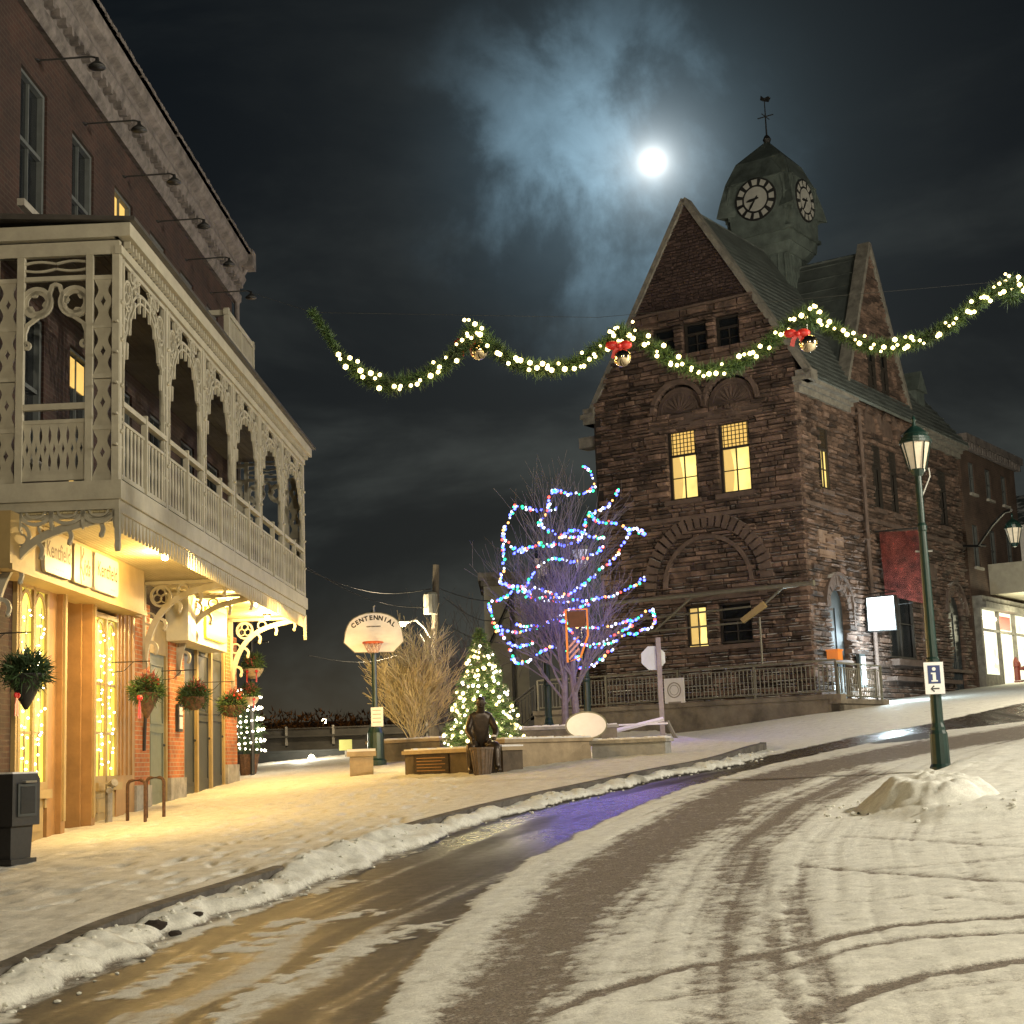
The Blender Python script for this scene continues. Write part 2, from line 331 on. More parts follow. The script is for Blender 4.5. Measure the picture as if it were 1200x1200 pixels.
# foot-trodden pavement snow
foot=fbm(X*4.5+.5*n1,Y*3.2,4,91); Z+=ins*((n1-.5)*.02+(foot-.5)*.040)
fpr=ins*sst(.55,.7,fbm(X*3.1,Y*2.1,4,95)); slush=np.where(ins,np.clip(fpr*.16+sst(.5,.75,fbm((X+Y*.12)*6,Y*.5,3,96))*.10,0,1)*sst(.1,.5,dk),slush)
for i in range(620):
    fx=rng.uniform(-5.8,-1.0); fy=rng.uniform(13,30); a=rng.uniform(-.5,.5)+.2
    w=(np.abs(X-fx)<.3)&(np.abs(Y-fy)<.3)
    if not w.any(): continue
    ii=np.where(w); dx=X[ii]-fx; dy=Y[ii]-fy; u=dx*cos(a)-dy*sin(a); v=dx*sin(a)+dy*cos(a)
    Z[ii]-= .036*np.exp(-((u/.055)**2+(v/.14)**2)**2)*ins[ii]
# right-hand verge beyond the lamp
isl=gl([(1018,948),(1040,925),(1075,908),(1110,893),(1200,862),(1330,835),(1400,900),(1330,935),(1200,948),(1100,955)],.1)
ii=inside(X,Y,isl); di,_=dline(X,Y,isl+[isl[0]]); si=np.where(ii,di,-di)
Z+=.13*sst(-.12,.35,si)*(.8+.4*n1); w_=sst(-.2,.1,si); slush*=1-.9*w_; wet*=1-w_
# puddle of meltwater by the far kerb
pud=band([(1020,868),(1060,862),(1090,858)],[(1020,873),(1060,870),(1090,866)],.1,.1,17); wet=np.maximum(wet,pud)
ny,nx=X.shape
def gridobj(name,mask,mat):
    cm=mask[:-1,:-1]; idx=np.arange(ny*nx).reshape(ny,nx)
    f=np.stack([idx[:-1,:-1],idx[:-1,1:],idx[1:,1:],idx[1:,:-1]],-1)[cm]
    used=np.unique(f); rm=np.full(ny*nx,-1); rm[used]=np.arange(len(used)); f=rm[f]
    me=bpy.data.meshes.new(name); co=np.stack([X.ravel()[used],Y.ravel()[used],Z.ravel()[used]],-1)
    me.vertices.add(len(co)); me.vertices.foreach_set('co',co.ravel()); me.loops.add(f.size); me.loops.foreach_set('vertex_index',f.ravel().astype(np.int32))
    me.polygons.add(len(f)); me.polygons.foreach_set('loop_start',np.arange(0,f.size,4).astype(np.int32)); me.polygons.foreach_set('use_smooth',np.ones(len(f),bool))
    me.update(calc_edges=True)
    at=me.color_attributes.new('wear','FLOAT_COLOR','POINT'); c=np.zeros((len(used),4)); c[:,0]=slush.ravel()[used]; c[:,1]=wet.ravel()[used]; c[:,2]=gloss.ravel()[used]; c[:,3]=1
    at.data.foreach_set('color',c.ravel()); me.materials.append(mat); me.validate()
    return kind(raw(name,me),'structure')
def groundmat(name,snowc):
    mt=bpy.data.materials.new(name); mt.use_nodes=True; nt,N,L=nodes(mt); b=N['Principled BSDF']
    at=N.new('ShaderNodeAttribute'); at.attribute_name='wear'; sp=N.new('ShaderNodeSeparateColor'); L.new(at.outputs['Color'],sp.inputs[0])
    tc=N.new('ShaderNodeTexCoord')
    def noise(sc,det=5,ro=.7):
        n=N.new('ShaderNodeTexNoise'); n.inputs['Scale'].default_value=sc; n.inputs['Detail'].default_value=det; n.inputs['Roughness'].default_value=ro; L.new(tc.outputs['Object'],n.inputs['Vector']); return n
    fine=noise(34,7,.9); mid=noise(7,5); 
    def mr(src,a,b_,c,d):
        m_=N.new('ShaderNodeMapRange'); m_.inputs['From Min'].default_value=a; m_.inputs['From Max'].default_value=b_; m_.inputs['To Min'].default_value=c; m_.inputs['To Max'].default_value=d; L.new(src,m_.inputs['Value']); return m_.outputs['Result']
    def add(a,b_,op='ADD'):
        q=N.new('ShaderNodeMath'); q.operation=op
        L.new(a,q.inputs[0]); 
        if isinstance(b_,float): q.inputs[1].default_value=b_
        else: L.new(b_,q.inputs[1])
        return q.outputs[0]
    s1=add(sp.outputs['Red'],mr(fine.outputs['Fac'],.3,.7,-.6,.6)); s1=add(s1,sp.outputs['Red'],'MULTIPLY'); s1=mr(s1,.0,.80,0,1)
    mx=N.new('ShaderNodeMix'); mx.data_type='RGBA'; L.new(s1,mx.inputs['Factor'])
    sn=N.new('ShaderNodeMix'); sn.data_type='RGBA'; sn.inputs['A'].default_value=(*[c*.84 for c in snowc],1); sn.inputs['B'].default_value=(*[min(1,c*1.1) for c in snowc],1); L.new(mr(mid.outputs['Fac'],.35,.65,0,1),sn.inputs['Factor'])
    L.new(sn.outputs['Result'],mx.inputs['A']); mx.inputs['B'].default_value=(.165,.135,.105,1)
    m2=N.new('ShaderNodeMix'); m2.data_type='RGBA'; wf=mr(add(sp.outputs['Green'],mr(mid.outputs['Fac'],.3,.7,-.2,.2)),.3,.7,0,1)
    L.new(wf,m2.inputs['Factor']); L.new(mx.outputs['Result'],m2.inputs['A'])
    wc=N.new('ShaderNodeMix'); wc.data_type='RGBA'; wc.inputs['A'].default_value=(.025,.022,.02,1); wc.inputs['B'].default_value=(.075,.064,.052,1); L.new(mr(fine.outputs['Fac'],.42,.65,0,1),wc.inputs['Factor']); L.new(wc.outputs['Result'],m2.inputs['B'])
    g1=noise(55,3,.8); g2=noise(150,2,.8)
    amp=add(mr(s1,0,1,.16,.85),mr(wf,0,1,1,.8),'MULTIPLY')
    gr=add(mr(g1.outputs['Fac'],.3,.7,-1,1),mr(g2.outputs['Fac'],.3,.7,-.6,.6)); gr=add(add(gr,amp,'MULTIPLY'),1.0)
    gs=N.new('ShaderNodeVectorMath'); gs.operation='SCALE'; L.new(m2.outputs['Result'],gs.inputs[0]); L.new(mr(gr,.15,2.2,.15,2.2),gs.inputs['Scale'])
    L.new(gs.outputs[0],b.inputs['Base Color'])
    r0=mr(wf,0,1,.72,.56); gl2=add(mr(wf,0,1,0,-.30),sp.outputs['Blue'],'MULTIPLY'); r0=add(r0,gl2); r1=add(r0,mr(mid.outputs['Fac'],.3,.7,-.05,.07)); L.new(r1,b.inputs['Roughness'])
    bp=N.new('ShaderNodeBump'); bp.inputs['Distance'].default_value=.014; L.new(mr(wf,0,1,.7,.30),bp.inputs['Strength']); L.new(add(fine.outputs['Fac'],mid.outputs['Fac']),bp.inputs['Height']); L.new(bp.outputs['Normal'],b.inputs['Normal'])
    return mt
m_road=groundmat('snowy_road',(.72,.72,.66)); m_walk=groundmat('snowy_pavement',(.72,.70,.63))
gridobj('road',~ins,m_road); gridobj('pavement',ins,m_walk)
def surf(x,y):
    i=int(np.clip(np.searchsorted(ys,y),1,ny-1)); j=int(np.clip(np.searchsorted(xs,x),1,nx-1)); return float(Z[i,j])
# kerb stones
kb=B(); kk=[k for k in kerb if k[1]<31.5]
def off(pts,d):
    r=[]
    for i,(x,y) in enumerate(pts):
        a=pts[max(i-1,0)]; c=pts[min(i+1,len(pts)-1)]; dx,dy=c[0]-a[0],c[1]-a[1]; l=math.hypot(dx,dy); r.append((x-dy/l*d,y+dx/l*d))
    return r
o1=off(kk,-.045); o2=off(kk,.085); vs=[]
for (a,b_) in zip(o1,o2):
    z1=zb(*a); vs+=[(a[0],a[1],z1-.2),(a[0],a[1],z1+.150),(b_[0],b_[1],z1+.156),(b_[0],b_[1],z1-.2)]
n=len(kk); kb.add(vs,[(i*4+q,i*4+q+1,i*4+4+q+1,i*4+4+q) for i in range(n-1) for q in range(3)])
kind(kb.obj('kerb',M('kerb_stone',(.10,.09,.08),.85,.45,3,.6)),'structure')
# wide ground under and beyond
gb=B(); gx=sorted(set(list(np.arange(-600,601,60.))+list(np.arange(-60,61,6.)))); gy=sorted(set(list(np.arange(-120,1201,60.))+list(np.arange(-12,121,4.))))
GX,GY=np.meshgrid(gx,gy); GZ=zbase(GX,GY); inn=(GX>-17)&(GX<30)&(GY>4)&(GY<67); GZ=GZ-.5*inn-.02
vs=[(float(a),float(b_),float(c)) for a,b_,c in zip(GX.ravel(),GY.ravel(),GZ.ravel())]; k=len(gx)
gb.add(vs,[(i*k+j,i*k+j+1,(i+1)*k+j+1,(i+1)*k+j) for i in range(len(gy)-1) for j in range(k-1)])
kind(gb.obj('ground',m_snow,smooth=True),'structure')
hb=B(); hp=[]
for i in range(81):
    x=-420+i*14; h=9.5+7*fbm(np.array([i*.21]),np.array([3.]),3,5)[0]; hp.append((x,h))
vs=[]; 
for x,h in hp: vs+=[(x,330,-8),(x,335,h*.75),(x,352,h),(x,420,h*.8),(x,430,-8)]
hb.add(vs,[(i*5+q,i*5+q+1,i*5+6+q,i*5+5+q) for i in range(80) for q in range(4)])
kind(hb.obj('hills',M('dark_wooded_hill',(.10,.065,.03),.95,.5,.05,.6,bscale=.4),smooth=True),'structure')  # brown raised in the colour to stand for the orange-lit far bank
# lumpy snow pile at the lamp foot
pb=B(); pc=G(1092,945,.05); vs=[]; na,nr=72,26
def pile(x,y):
    u=(x-pc.x-.08)/.84; v=(y-pc.y-.25)/1.25; r=math.hypot(u,v)
    if r>1.15: return -.1
    e=(1-sst(.40,1.05,r)) ; return float(e*(.29+.09*fbm(np.array([x*3.]),np.array([y*3.]),4,3)[0])-.03+ .16*(fbm(np.array([x*6.]),np.array([y*7.]),3,8)[0]-.5)*(1 if r<1.05 else 0))
for i in range(nr+1):
    r=i/nr*1.12
    for j in range(na):
        a=2*pi*j/na; x=pc.x+.08+r*.84*cos(a)*(1+.10*sin(3*a+1)+.05*sin(7*a)); y=pc.y+.25+r*1.25*sin(a)*(1+.1*cos(2*a)); vs.append((x,y,zb(x,y)+pile(x,y)+.03))
pb.add(vs,[(i*na+j,i*na+(j+1)%na,(i+1)*na+(j+1)%na,(i+1)*na+j) for i in range(nr) for j in range(na)])
kind(pb.obj('snow_pile',m_road,smooth=True),'stuff')
cb_=B()
for i in range(330):
    if i<60:
        a=random.uniform(0,2*pi); r=random.uniform(.92,1.30)*(1+.1*random.random()); x=pc.x+.08+.84*r*cos(a); y=pc.y+.25+1.25*r*sin(a); k=random.uniform(.01,.03)
    else:
        j=random.randint(10,len(kk)-6); f=random.random(); x=kk[j][0]*(1-f)+kk[j+1][0]*f+random.uniform(.05,.62); y=kk[j][1]*(1-f)+kk[j+1][1]*f-random.uniform(.0,.35); k=random.uniform(.006,.024)
    n0=len(cb_.v); cb_.ico((0,0,0),k,1,(random.uniform(.8,1.6),random.uniform(.8,1.4),random.uniform(.5,.9)))
    zz=surf(x,y)+k*.25
    for q in range(n0,len(cb_.v)): v=Vector(cb_.v[q])*random.uniform(.8,1.2); cb_.v[q]=(v.x+x,v.y+y,v.z+zz)
kind(cb_.obj('snow_clods',m_road),'stuff')
# ice lumps in the gutter
for i,(px,py,r) in enumerate([(182,1095,.06),(232,1082,.03),(205,1098,.035)]):
    q=G(px,py); ib=B(); ib.ico((0,0,0),r,2,(1.5,.9,.7)); ib.v=[tuple(Vector(v)*random.uniform(.85,1.15)) for v in ib.v]
    tag(ib.obj('ice_lump',m_core,loc=(q.x,q.y,surf(q.x,q.y)+r*.3)),['largest dirty ice lump in the gutter below the snow ridge','small dirty ice lump beside the snow ridge','middle dirty ice lump next to the largest one'][i],'ice lump','ice lumps in the gutter')
# ================================================================== left brick building (local: x along street, -y out to street)
LW=Vector((-6.6,19,0)); LRZ=rad(90-1.4)
def Lw(u,v,z): return Vector((LW.x+u*sin(rad(1.4))+v*cos(rad(1.4)),LW.y+u*cos(rad(1.4))-v*sin(rad(1.4)),z))
bld=thing('brick_building','long red brick building with white fretwork balcony over its shops','building',LW,LRZ)
LB=lambda u,v,z:(u,-v,z)
def holes_wall(b,a0,a1,z0,z1,ops,fr,dep=.28):
    A=sorted({a0,a1,*[o[0] for o in ops],*[o[1] for o in ops]}); Zs=sorted({z0,z1,*[o[2] for o in ops],*[o[3] for o in ops]})
    for i in range(len(A)-1):
        for j in range(len(Zs)-1):
            ca=(A[i]+A[i+1])/2; cz=(Zs[j]+Zs[j+1])/2
            if any(o[0]<ca<o[1] and o[2]<cz<o[3] for o in ops): continue
            b.add([fr(A[i],Zs[j],0),fr(A[i+1],Zs[j],0),fr(A[i+1],Zs[j+1],0),fr(A[i],Zs[j+1],0)],[(0,1,2,3)])
    for o in ops:
        for (p,q) in (((o[0],o[2]),(o[1],o[2])),((o[1],o[2]),(o[1],o[3])),((o[1],o[3]),(o[0],o[3])),((o[0],o[3]),(o[0],o[2]))):
            b.add([fr(*p,0),fr(*q,0),fr(*q,-dep),fr(*p,-dep)],[(0,1,2,3)])
LF=lambda a,z,n:(a,-n,z)                 # facade plane, n outward
up3=[(1.0+2.27*k,2.1+2.27*k,9.4,11.4) for k in range(6)]
up2=[(1.0+2.27*k,2.1+2.27*k,5.9 if k!=1 else 5.3,8.0) for k in range(6)]
gnd=[(1.02,6.7,-.6,4.25),(7.65,9.0,-.6,4.3),(10.1,13.8,-.6,4.3)]
b=B(); holes_wall(b,-4,14.9,-.6,12.4,up3+up2+gnd,LF)
b.add([(14.9,0,-.6),(14.9,9,-.6),(14.9,9,12.4),(14.9,0,12.4)],[(0,1,2,3)])
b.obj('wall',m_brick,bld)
b=B(); b.box(-4,14.85,.31,.6,-.6,12.35); b.box(-4,14.88,.6,9,11.9,13.3); b.obj('core',m_dark,bld)
# brick piers at shop level, orange lamplight put into their colour, standing just proud
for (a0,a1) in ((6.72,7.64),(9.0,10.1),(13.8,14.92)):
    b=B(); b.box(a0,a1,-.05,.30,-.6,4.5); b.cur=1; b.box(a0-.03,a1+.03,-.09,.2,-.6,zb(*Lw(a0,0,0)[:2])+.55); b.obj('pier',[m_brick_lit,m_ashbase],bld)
def sash(parent,a0,a1,z0,z1,fr,lit=None,name='window',bar=True,dep=-.14):
    w=B(); f=.07; w.ribbon([(a0+f/2,z0+f/2),(a1-f/2,z0+f/2),(a1-f/2,z1-f/2),(a0+f/2,z1-f/2)],f*1.5,.10,fr,dep,True)
    zm=(z0+z1)/2; w.ribbon([(a0,zm),(a1,zm)],.06,.08,fr,dep)
    if bar: w.ribbon([((a0+a1)/2,z0),((a0+a1)/2,z1)],.03,.06,fr,dep)
    o=w.obj(name,m_sash,parent)
    g=B(); g.add([fr(a0,z0,dep+.02),fr(a1,z0,dep+.02),fr(a1,z1,dep+.02),fr(a0,z1,dep+.02)],[(0,1,2,3)]); g.obj('pane',lit or m_glass,o)
    s=B(); s.ribbon([(a0-.08,z0-.05),(a1+.08,z0-.05)],.1,.22,fr,-.12); s.obj('sill',m_ashbase,o); return o
for k,(a0,a1,z0,z1) in enumerate(up3): sash(bld,a0,a1,z0,z1,LF,m_litdim if k==2 else None)
for k,(a0,a1,z0,z1) in enumerate(up2):
    o=sash(bld,a0,a1,z0,z1,LF)
    if k==1:
        g=B(); g.box(a0+.1,a1-.1,.10,.115,7.45,7.9); g.obj('lit_pane',m_litdim,o); g=B(); g.box(a0+.15,a0+.6,.10,.115,5.35,6.35); g.obj('lit_pane',m_litdim,o)
# cornice: bed moulding, fascia, gutter with frost
b=B(); prof=[(0,12.22),(.10,12.20),(.16,12.28),(.17,12.42),(.10,12.52),(.10,12.62),(.22,12.68),(.28,12.80),(.24,12.92),(.24,13.02),(.36,13.08),(.40,13.18),(.40,13.30),(.30,13.38),(0,13.45)]
for (x0,x1) in ((-4,15.2),):
    vs=[];k=len(prof)
    for x in np.linspace(x0,x1,60): vs+=[(float(x),-v,z+.0) for v,z in prof]
    b.add(vs,[(i*k+j,i*k+j+1,(i+1)*k+j+1,(i+1)*k+j) for i in range(59) for j in range(k-1)]+[tuple(range(k)),tuple(59*k+j for j in range(k))])
for i in range(66):
    x=-3.9+i*.29; b.box(x,x+.1,-.235,-.10,12.55,12.66)
b.obj('cornice',m_cornice,bld)
b=B()
for i in range(1500):
    x=random.uniform(-4,15.2); b.box(x,x+random.uniform(.03,.12),-.45-random.uniform(0,.03),-.3,13.3,13.3+random.uniform(.02,.09))
b.box(14.85,15.25,-.5,.1,13.0,13.42); b.obj('gutter',m_cornice,bld)
b=B(); b.tube([(15.05,-.3,13.0),(15.05,-.12,12.7),(15.0,-.1,12.3),(15.0,-.1,4.6)],.06,8); b.obj('downpipe',m_cornice,bld)
# ---------------- shopfront (ground floor)
sf=B()   # framed pilasters and panels in ochre paint
def gz(u,v=.4): p=Lw(u,v,0); return zb(p.x,p.y)+.12
for a0,a1,n in ((2.28,2.62,.06),(2.62,2.80,.14),(4.02,4.2,.14),(4.2,4.36,.06),(5.62,6.70,.05)):
    sf.box(a0,a1,-n,.25,gz(a0)-.3,4.25)
for a in (5.75,5.95,6.2,6.45): sf.box(a,a+.06,-.075,-.04,1.6,4.2)
for a0,a1 in ((2.84,2.9),(3.92,3.98)): sf.box(a0,a1,.0,.6,gz(a0)-.3,4.2)
sf.obj('shopfront_frame',m_ochre,bld)
b=B()
for a in (2.66,4.06): b.box(a,a+.09,-.17,-.14,1.0,4.24)
b.box(1.0,1.12,-.06,.1,.6,4.24); b.box(2.2,2.28,-.06,.1,1.2,4.2); b.box(4.36,4.46,-.06,.1,1.2,4.2)
b.obj('shopfront_trim',m_cream2,bld)
# recessed shop door with transom
b=B(); b.box(3.0,3.92,.52,.58,gz(3.4)-.1,3.6); b.box(2.9,3.92,.5,.6,3.6,4.2); d=b.obj('shop_door',m_ochre,bld)
b=B(); b.box(3.12,3.8,.49,.53,1.7,3.35); b.obj('pane',m_goldglass,d)
b=B(); b.tube([(3.84,.48,1.9),(3.84,.44,1.95),(3.84,.44,2.2),(3.84,.48,2.25)],.015,6); b.obj('handle',m_iron,d)
def arched_win(a0,a1,z0,z1,n_arch):
    w=B(); W=(a1-a0)/n_arch
    for i in range(n_arch+1): x=a0+i*W; w.box(x-.045,x+.045,-.07,.08,z0,z1)
    w.box(a0,a1,-.07,.08,z0,z0+.1); w.box(a0,a1,-.07,.08,z1-.08,z1)
    for i in range(n_arch):
        c=a0+(i+.5)*W; r=W/2-.04; zc=z1-.12-r*1.45
        top=arc(c,zc,r,180,0,14,r*1.45); w.ribbon(top,.05,.12,LF,-.07)
        # spandrels
        for sgn in (-1,1):
            pts=[(c+sgn*r,zc)]+[(c+sgn*r*cos(rad(t)),zc+r*1.45*sin(rad(t))) for t in range(10,91,10)]+[(c+sgn*0,z1-.05),(c+sgn*r,z1-.05)]
            w.prism(pts,-.06,.03,LF)
        for zz in (z0+.75,z0+1.5): w.box(c-r,c+r,-.05,.03,zz-.02,zz+.02)
        w.box(c-.012,c+.012,-.045,.02,z0,z0+.75)
    o=w.obj('display_window',m_cream2,bld)
    g=B(); g.add([(a0,-.03,z0),(a1,-.03,z0),(a1,-.03,z1),(a0,-.03,z1)],[(0,1,2,3)]); g.obj('pane',m_goldglass,o)
    s=B(); s.box(a0-.05,a1+.05,-.14,.2,z0-.12,z0); s.box(a0,a1,-.03,.2,gz(a0)-.3,z0-.12); s.box(a0+.12,a1-.12,-.06,.1,gz(a0)+.15,z0-.24); s.obj('stall_riser',m_cream2,o)
    return o
arched_win(1.12,2.22,1.45,4.2,2); arched_win(4.44,5.62,1.5,4.1,2)
# lights and ornaments seen in the windows
def festoon(name,label,pts,mats,every,r,parent=None,group=None,wire=.006,wm=None,cat='string lights',jit=0.):
    pts=[Vector(p) for p in pts]; b=B(); b.tube(pts,wire,4); root=b.obj(name,wm or m_iron)
    tag(root,label,cat,group)
    L=0; segs=[]
    for a,c in zip(pts[:-1],pts[1:]): segs.append((L,a,c,(c-a).length)); L+=(c-a).length
    n=min(98,max(2,int(L/every))); 
    for i in range(n):
        t=(i+.5)/n*L
        for (l0,a,c,l) in segs:
            if l0<=t<=l0+l: p=a+(c-a)*((t-l0)/max(l,1e-6)); break
        me=mats[i%len(mats)]; s=random.uniform(.75,1.3)
        raw('bulb',me,root,p+Vector((random.uniform(-jit,jit),random.uniform(-jit,jit),random.uniform(-jit,jit)-r)),scale=(s,s,s))
    return root
def bulbmesh(mt,r,sub=1):
    b=B(); b.ico((0,0,0),r,sub); o=b.obj('x',mt,smooth=True); me=o.data; me.name='bulb'; bpy.data.objects.remove(o); return me
bm_small=bulbmesh(m_bwh,.016); bm_g=bulbmesh(m_bw,.026); bm_x=bulbmesh(m_bw,.038); bm_x2=bulbmesh(m_bwh,.030)
bm_tree={k:bulbmesh(v,.035) for k,v in m_bulbs.items()}
for k,(u,lab) in enumerate(((1.38,'white fairy lights hanging in the first pane of the nearer arched shop window'),(1.92,'white fairy lights hanging in the second pane of the nearer arched shop window'),(4.75,'white fairy lights hanging in the first pane of the farther arched shop window'),(5.3,'white fairy lights hanging in the second pane of the farther arched shop window'))):
    festoon('fairy_lights',lab,[Lw(u+.05*sin(z*5+k),.06,z) for z in np.linspace(3.9,1.7,16)],[bm_small],.075,.01,group='fairy lights in the shop windows',wire=.004,jit=.05)
# remaining bays: tall doors
def pdoor(a0,a1,mt,z1=4.0,pan=2,nm='door',dp=.02):
    d=B(); g=gz(a0); d.box(a0,a1,dp,dp+.06,g-.2,z1)
    for i in range(pan):
        zz0=g+.25+(z1-g-.3)*i/pan; zz1=g+.1+(z1-g-.3)*(i+1)/pan
        d.ribbon([(a0+.12,zz0),(a1-.12,zz0),(a1-.12,zz1),(a0+.12,zz1)],.03,.02,LF,-dp,True)
    o=d.obj(nm,mt,bld); h=B(); h.ico((a1-.09,dp-.03,g+1.05),.03); h.obj('handle',m_iron,o); return o
b=B(); b.box(7.64,7.76,-.02,.3,.6,4.3); b.box(8.9,9.0,-.02,.3,.6,4.3); b.box(7.76,8.9,-.01,.3,3.7,4.3); b.obj('door_frame',m_cream2,bld)
pdoor(7.78,8.86,m_greydoor,3.7,2)
for a in (10.1,11.2,11.34,12.4,12.55,13.66):
    pass
b=B()
for a in (11.22,12.45): b.box(a,a+.12,-.04,.3,.7,4.3)
b.box(10.1,10.2,-.03,.3,.7,4.3); b.box(13.68,13.8,-.03,.3,.7,4.3); b.obj('door_frame',m_cream2,bld)
pdoor(10.2,11.22,m_slate,4.1,1); pdoor(11.36,12.45,m_slate,4.1,2); pdoor(12.59,13.68,m_slate,4.1,2)
# sign fascias under the balcony
b=B(); b.box(-.3,5.9,-.42,.1,4.16,4.88); b.box(5.9,6.72,-.16,.1,4.2,4.88); b.box(-.32,5.93,-.46,-.42,4.14,4.22); b.obj('sign_fascia',m_cream2,bld)
b=B(); b.box(8.9,12.2,-.42,.1,3.98,4.86); b.obj('sign_fascia',M('cream_box',(.60,.56,.42),.5,.08,3,.05),bld)
def signboard(a0,a1,z0,z1,lab,words,mt=m_white):
    t=thing('shop_sign',lab,'sign',Lw((a0+a1)/2,.43,(z0+z1)/2),LRZ,'signs along the shop fascia'); w=(a1-a0)/2; h=(z1-z0)/2; c=.07
    fr=lambda a,z,n:(a,-n,z)
    p=[(-w+c,-h),(w-c,-h)]+arc(w-c,-h+c,c,-90,0,4)+arc(w-c,h-c,c,0,90,4)+arc(-w+c,h-c,c,90,180,4)+arc(-w+c,-h+c,c,180,270,4)[:-1]
    b=B(); b.prism(p,0,.05,fr); b.obj('panel',mt,t)
    if words:
        b=B()
        for (s,sz,x,y,bo,sh) in words: text_into(b,s,sz,fr,x,y,.05,.004,True,bold=bo,shear=sh,sx=.9)
        b.obj('lettering',M('sign_ink',(.05,.025,.012),.6,0,bump=0),t)
    return t
m_signlit=M('lit_sign_panel',(.36,.33,.25),.45,.03,3,0); m_signlit2=M('brighter_sign_panel',(.42,.40,.34),.45,.03,3,0,emit=(1,.90,.70),es=.03)
signboard(.82,1.92,4.26,4.80,'cream shop sign reading Kentfield, nearest to the corner bracket',[('Kentfield',.31,0,-.06,.003,0),('.  .. ..  .. . .',.12,0,-.2,0,0)],m_signlit)
t=signboard(2.04,2.86,4.26,4.80,'cream shop sign reading Kids with a small figure drawn beside it',[('ids',.32,.15,-.12,.010,.3)],m_signlit)
b=B(); fr=lambda a,z,n:(a,-n,z)
b.ribbon([(-.12,.26),(-.10,.1),(-.14,-.05),(-.08,-.27)],[.03,.05,.03,.02],.004,fr,.05); b.ribbon([(-.12,.02),(.02,.20),(.0,.25)],[.03,.03,.01],.004,fr,.05); b.ribbon([(-.12,.02),(.04,-.2)],[.04,.03],.004,fr,.05); b.obj('drawing',M('rust_ink',(.35,.07,.02),.6,0,bump=0),t)
signboard(2.98,4.2,4.26,4.80,'brightest white shop sign reading Kentfield, farthest along the long fascia',[('Kentfield',.31,.03,-.05,.002,0),('.. . ...',.12,.3,-.2,0,0)],m_signlit2)
signboard(10.1,11.9,4.12,4.72,'plain bright yellow shop sign over the dark doors',None,M('yellow_sign',(.75,.62,.04),.5,.03,3,0,emit=(1,.85,.02),es=.75))
# ---------------- balcony, its sub-parts
bal=bpy.data.objects.new('balcony',None); C.objects.link(bal); bal.parent=bld; bal.empty_display_size=.2
V0=1.68; ZF=4.92; ZR=8.55; BL=14.4; U0=0.
b=B(); b.box(U0-.05,BL+.05,-V0-.04,-.0,5.02,5.26); b.box(U0-.0,BL,-V0,-.0,4.90,5.02); b.obj('floor',m_cream,bal)
b=B(); n=24
for i in range(n):
    y0=-.02-(V0-.08)*i/n; b.box(U0+.05,BL-.05,y0-(V0-.08)/n+.006,y0,4.868,4.898)
b.obj('soffit',m_ceil,bal)
b=B(); b.prism([(V0+.24,8.60),(V0+.24,8.65),(0,8.78),(0,8.70)],U0-.2,BL+.25,lambda a,z,n:(n,-a,z)); b.obj('roof',M('dark_tin_roof',(.05,.045,.04),.6,.25,3,.2,snow=.08),bal)
b=B(); b.box(U0-.12,BL+.15,-V0-.16,-V0+.05,8.42,8.60); b.box(U0-.12,U0+.05,-V0,0,8.42,8.60); b.box(U0-.04,BL,-V0-.03,-V0+.06,8.22,8.33); b.box(U0-.03,U0+.06,-V0,0,8.22,8.40)
for i in range(96): x=U0+.1+i*.15; b.box(x,x+.035,-V0-.10,-V0-.02,8.33,8.42)
b.box(BL+.05,BL+.15,-V0-.1,0,8.42,8.6); b.obj('eave',m_cream,bal)
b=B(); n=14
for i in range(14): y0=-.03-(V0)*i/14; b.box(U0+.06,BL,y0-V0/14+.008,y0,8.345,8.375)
b.obj('ceiling',M('shaded_boards',(.07,.055,.04),.8,.2,3,.1),bal)  # boards coloured dark to stand for the shade inside the balcony
SP=lambda a,z,n:(a,-V0-n,z)           # street side plane
EP=lambda a,z,n:(U0-n,-a,z)           # near end plane (a = distance from wall)
EP2=lambda a,z,n:(BL-n,-a,z)
posts=[.06,2.42,4.72,6.98,9.36,11.76,14.32]
def vase(b,x,z0,z1,fr,w=.10,n0=-.02,t=.035,N=14,amp=.42,hole=True):
    pts=[(x,z0+(z1-z0)*i/N) for i in range(N+1)]; ws=[w*(1-amp+amp*abs(cos(pi*2*i/N))**1.2*1.0) if not hole else w*(1-amp+amp*(.5+.5*cos(4*pi*i/N))) for i in range(N+1)]
    b.ribbon(pts,ws,t,fr,n0)
def diamond_split(b,x,z0,z1,fr,w=.14,n0=-.02,t=.03):
    # board with wavy edges and a pierced diamond: two half ribbons
    N=16; zm=(z0+z1)/2; h=(z1-z0)
    for s in (-1,1):
        L_=[];R_=[]
        for i in range(N+1):
            q=i/N; z=z0+h*q; outer=w*(.36+.11*cos(4*pi*q)); inner=max(.003,w*.15*(1-abs(q-.5)/.10)) if abs(q-.5)<.10 else .0
            L_.append((x+s*outer,z)); R_.append((x+s*inner,z))
        k=len(L_)
        for i in range(N):
            p=[L_[i],L_[i+1],R_[i+1],R_[i]] if s>0 else [R_[i],R_[i+1],L_[i+1],L_[i]]
            b.add([fr(a,z,n0) for a,z in p]+[fr(a,z,n0+t) for a,z in p],[(0,1,2,3),(7,6,5,4),(0,4,5,1),(2,6,7,3),(1,5,6,2),(3,7,4,0)])
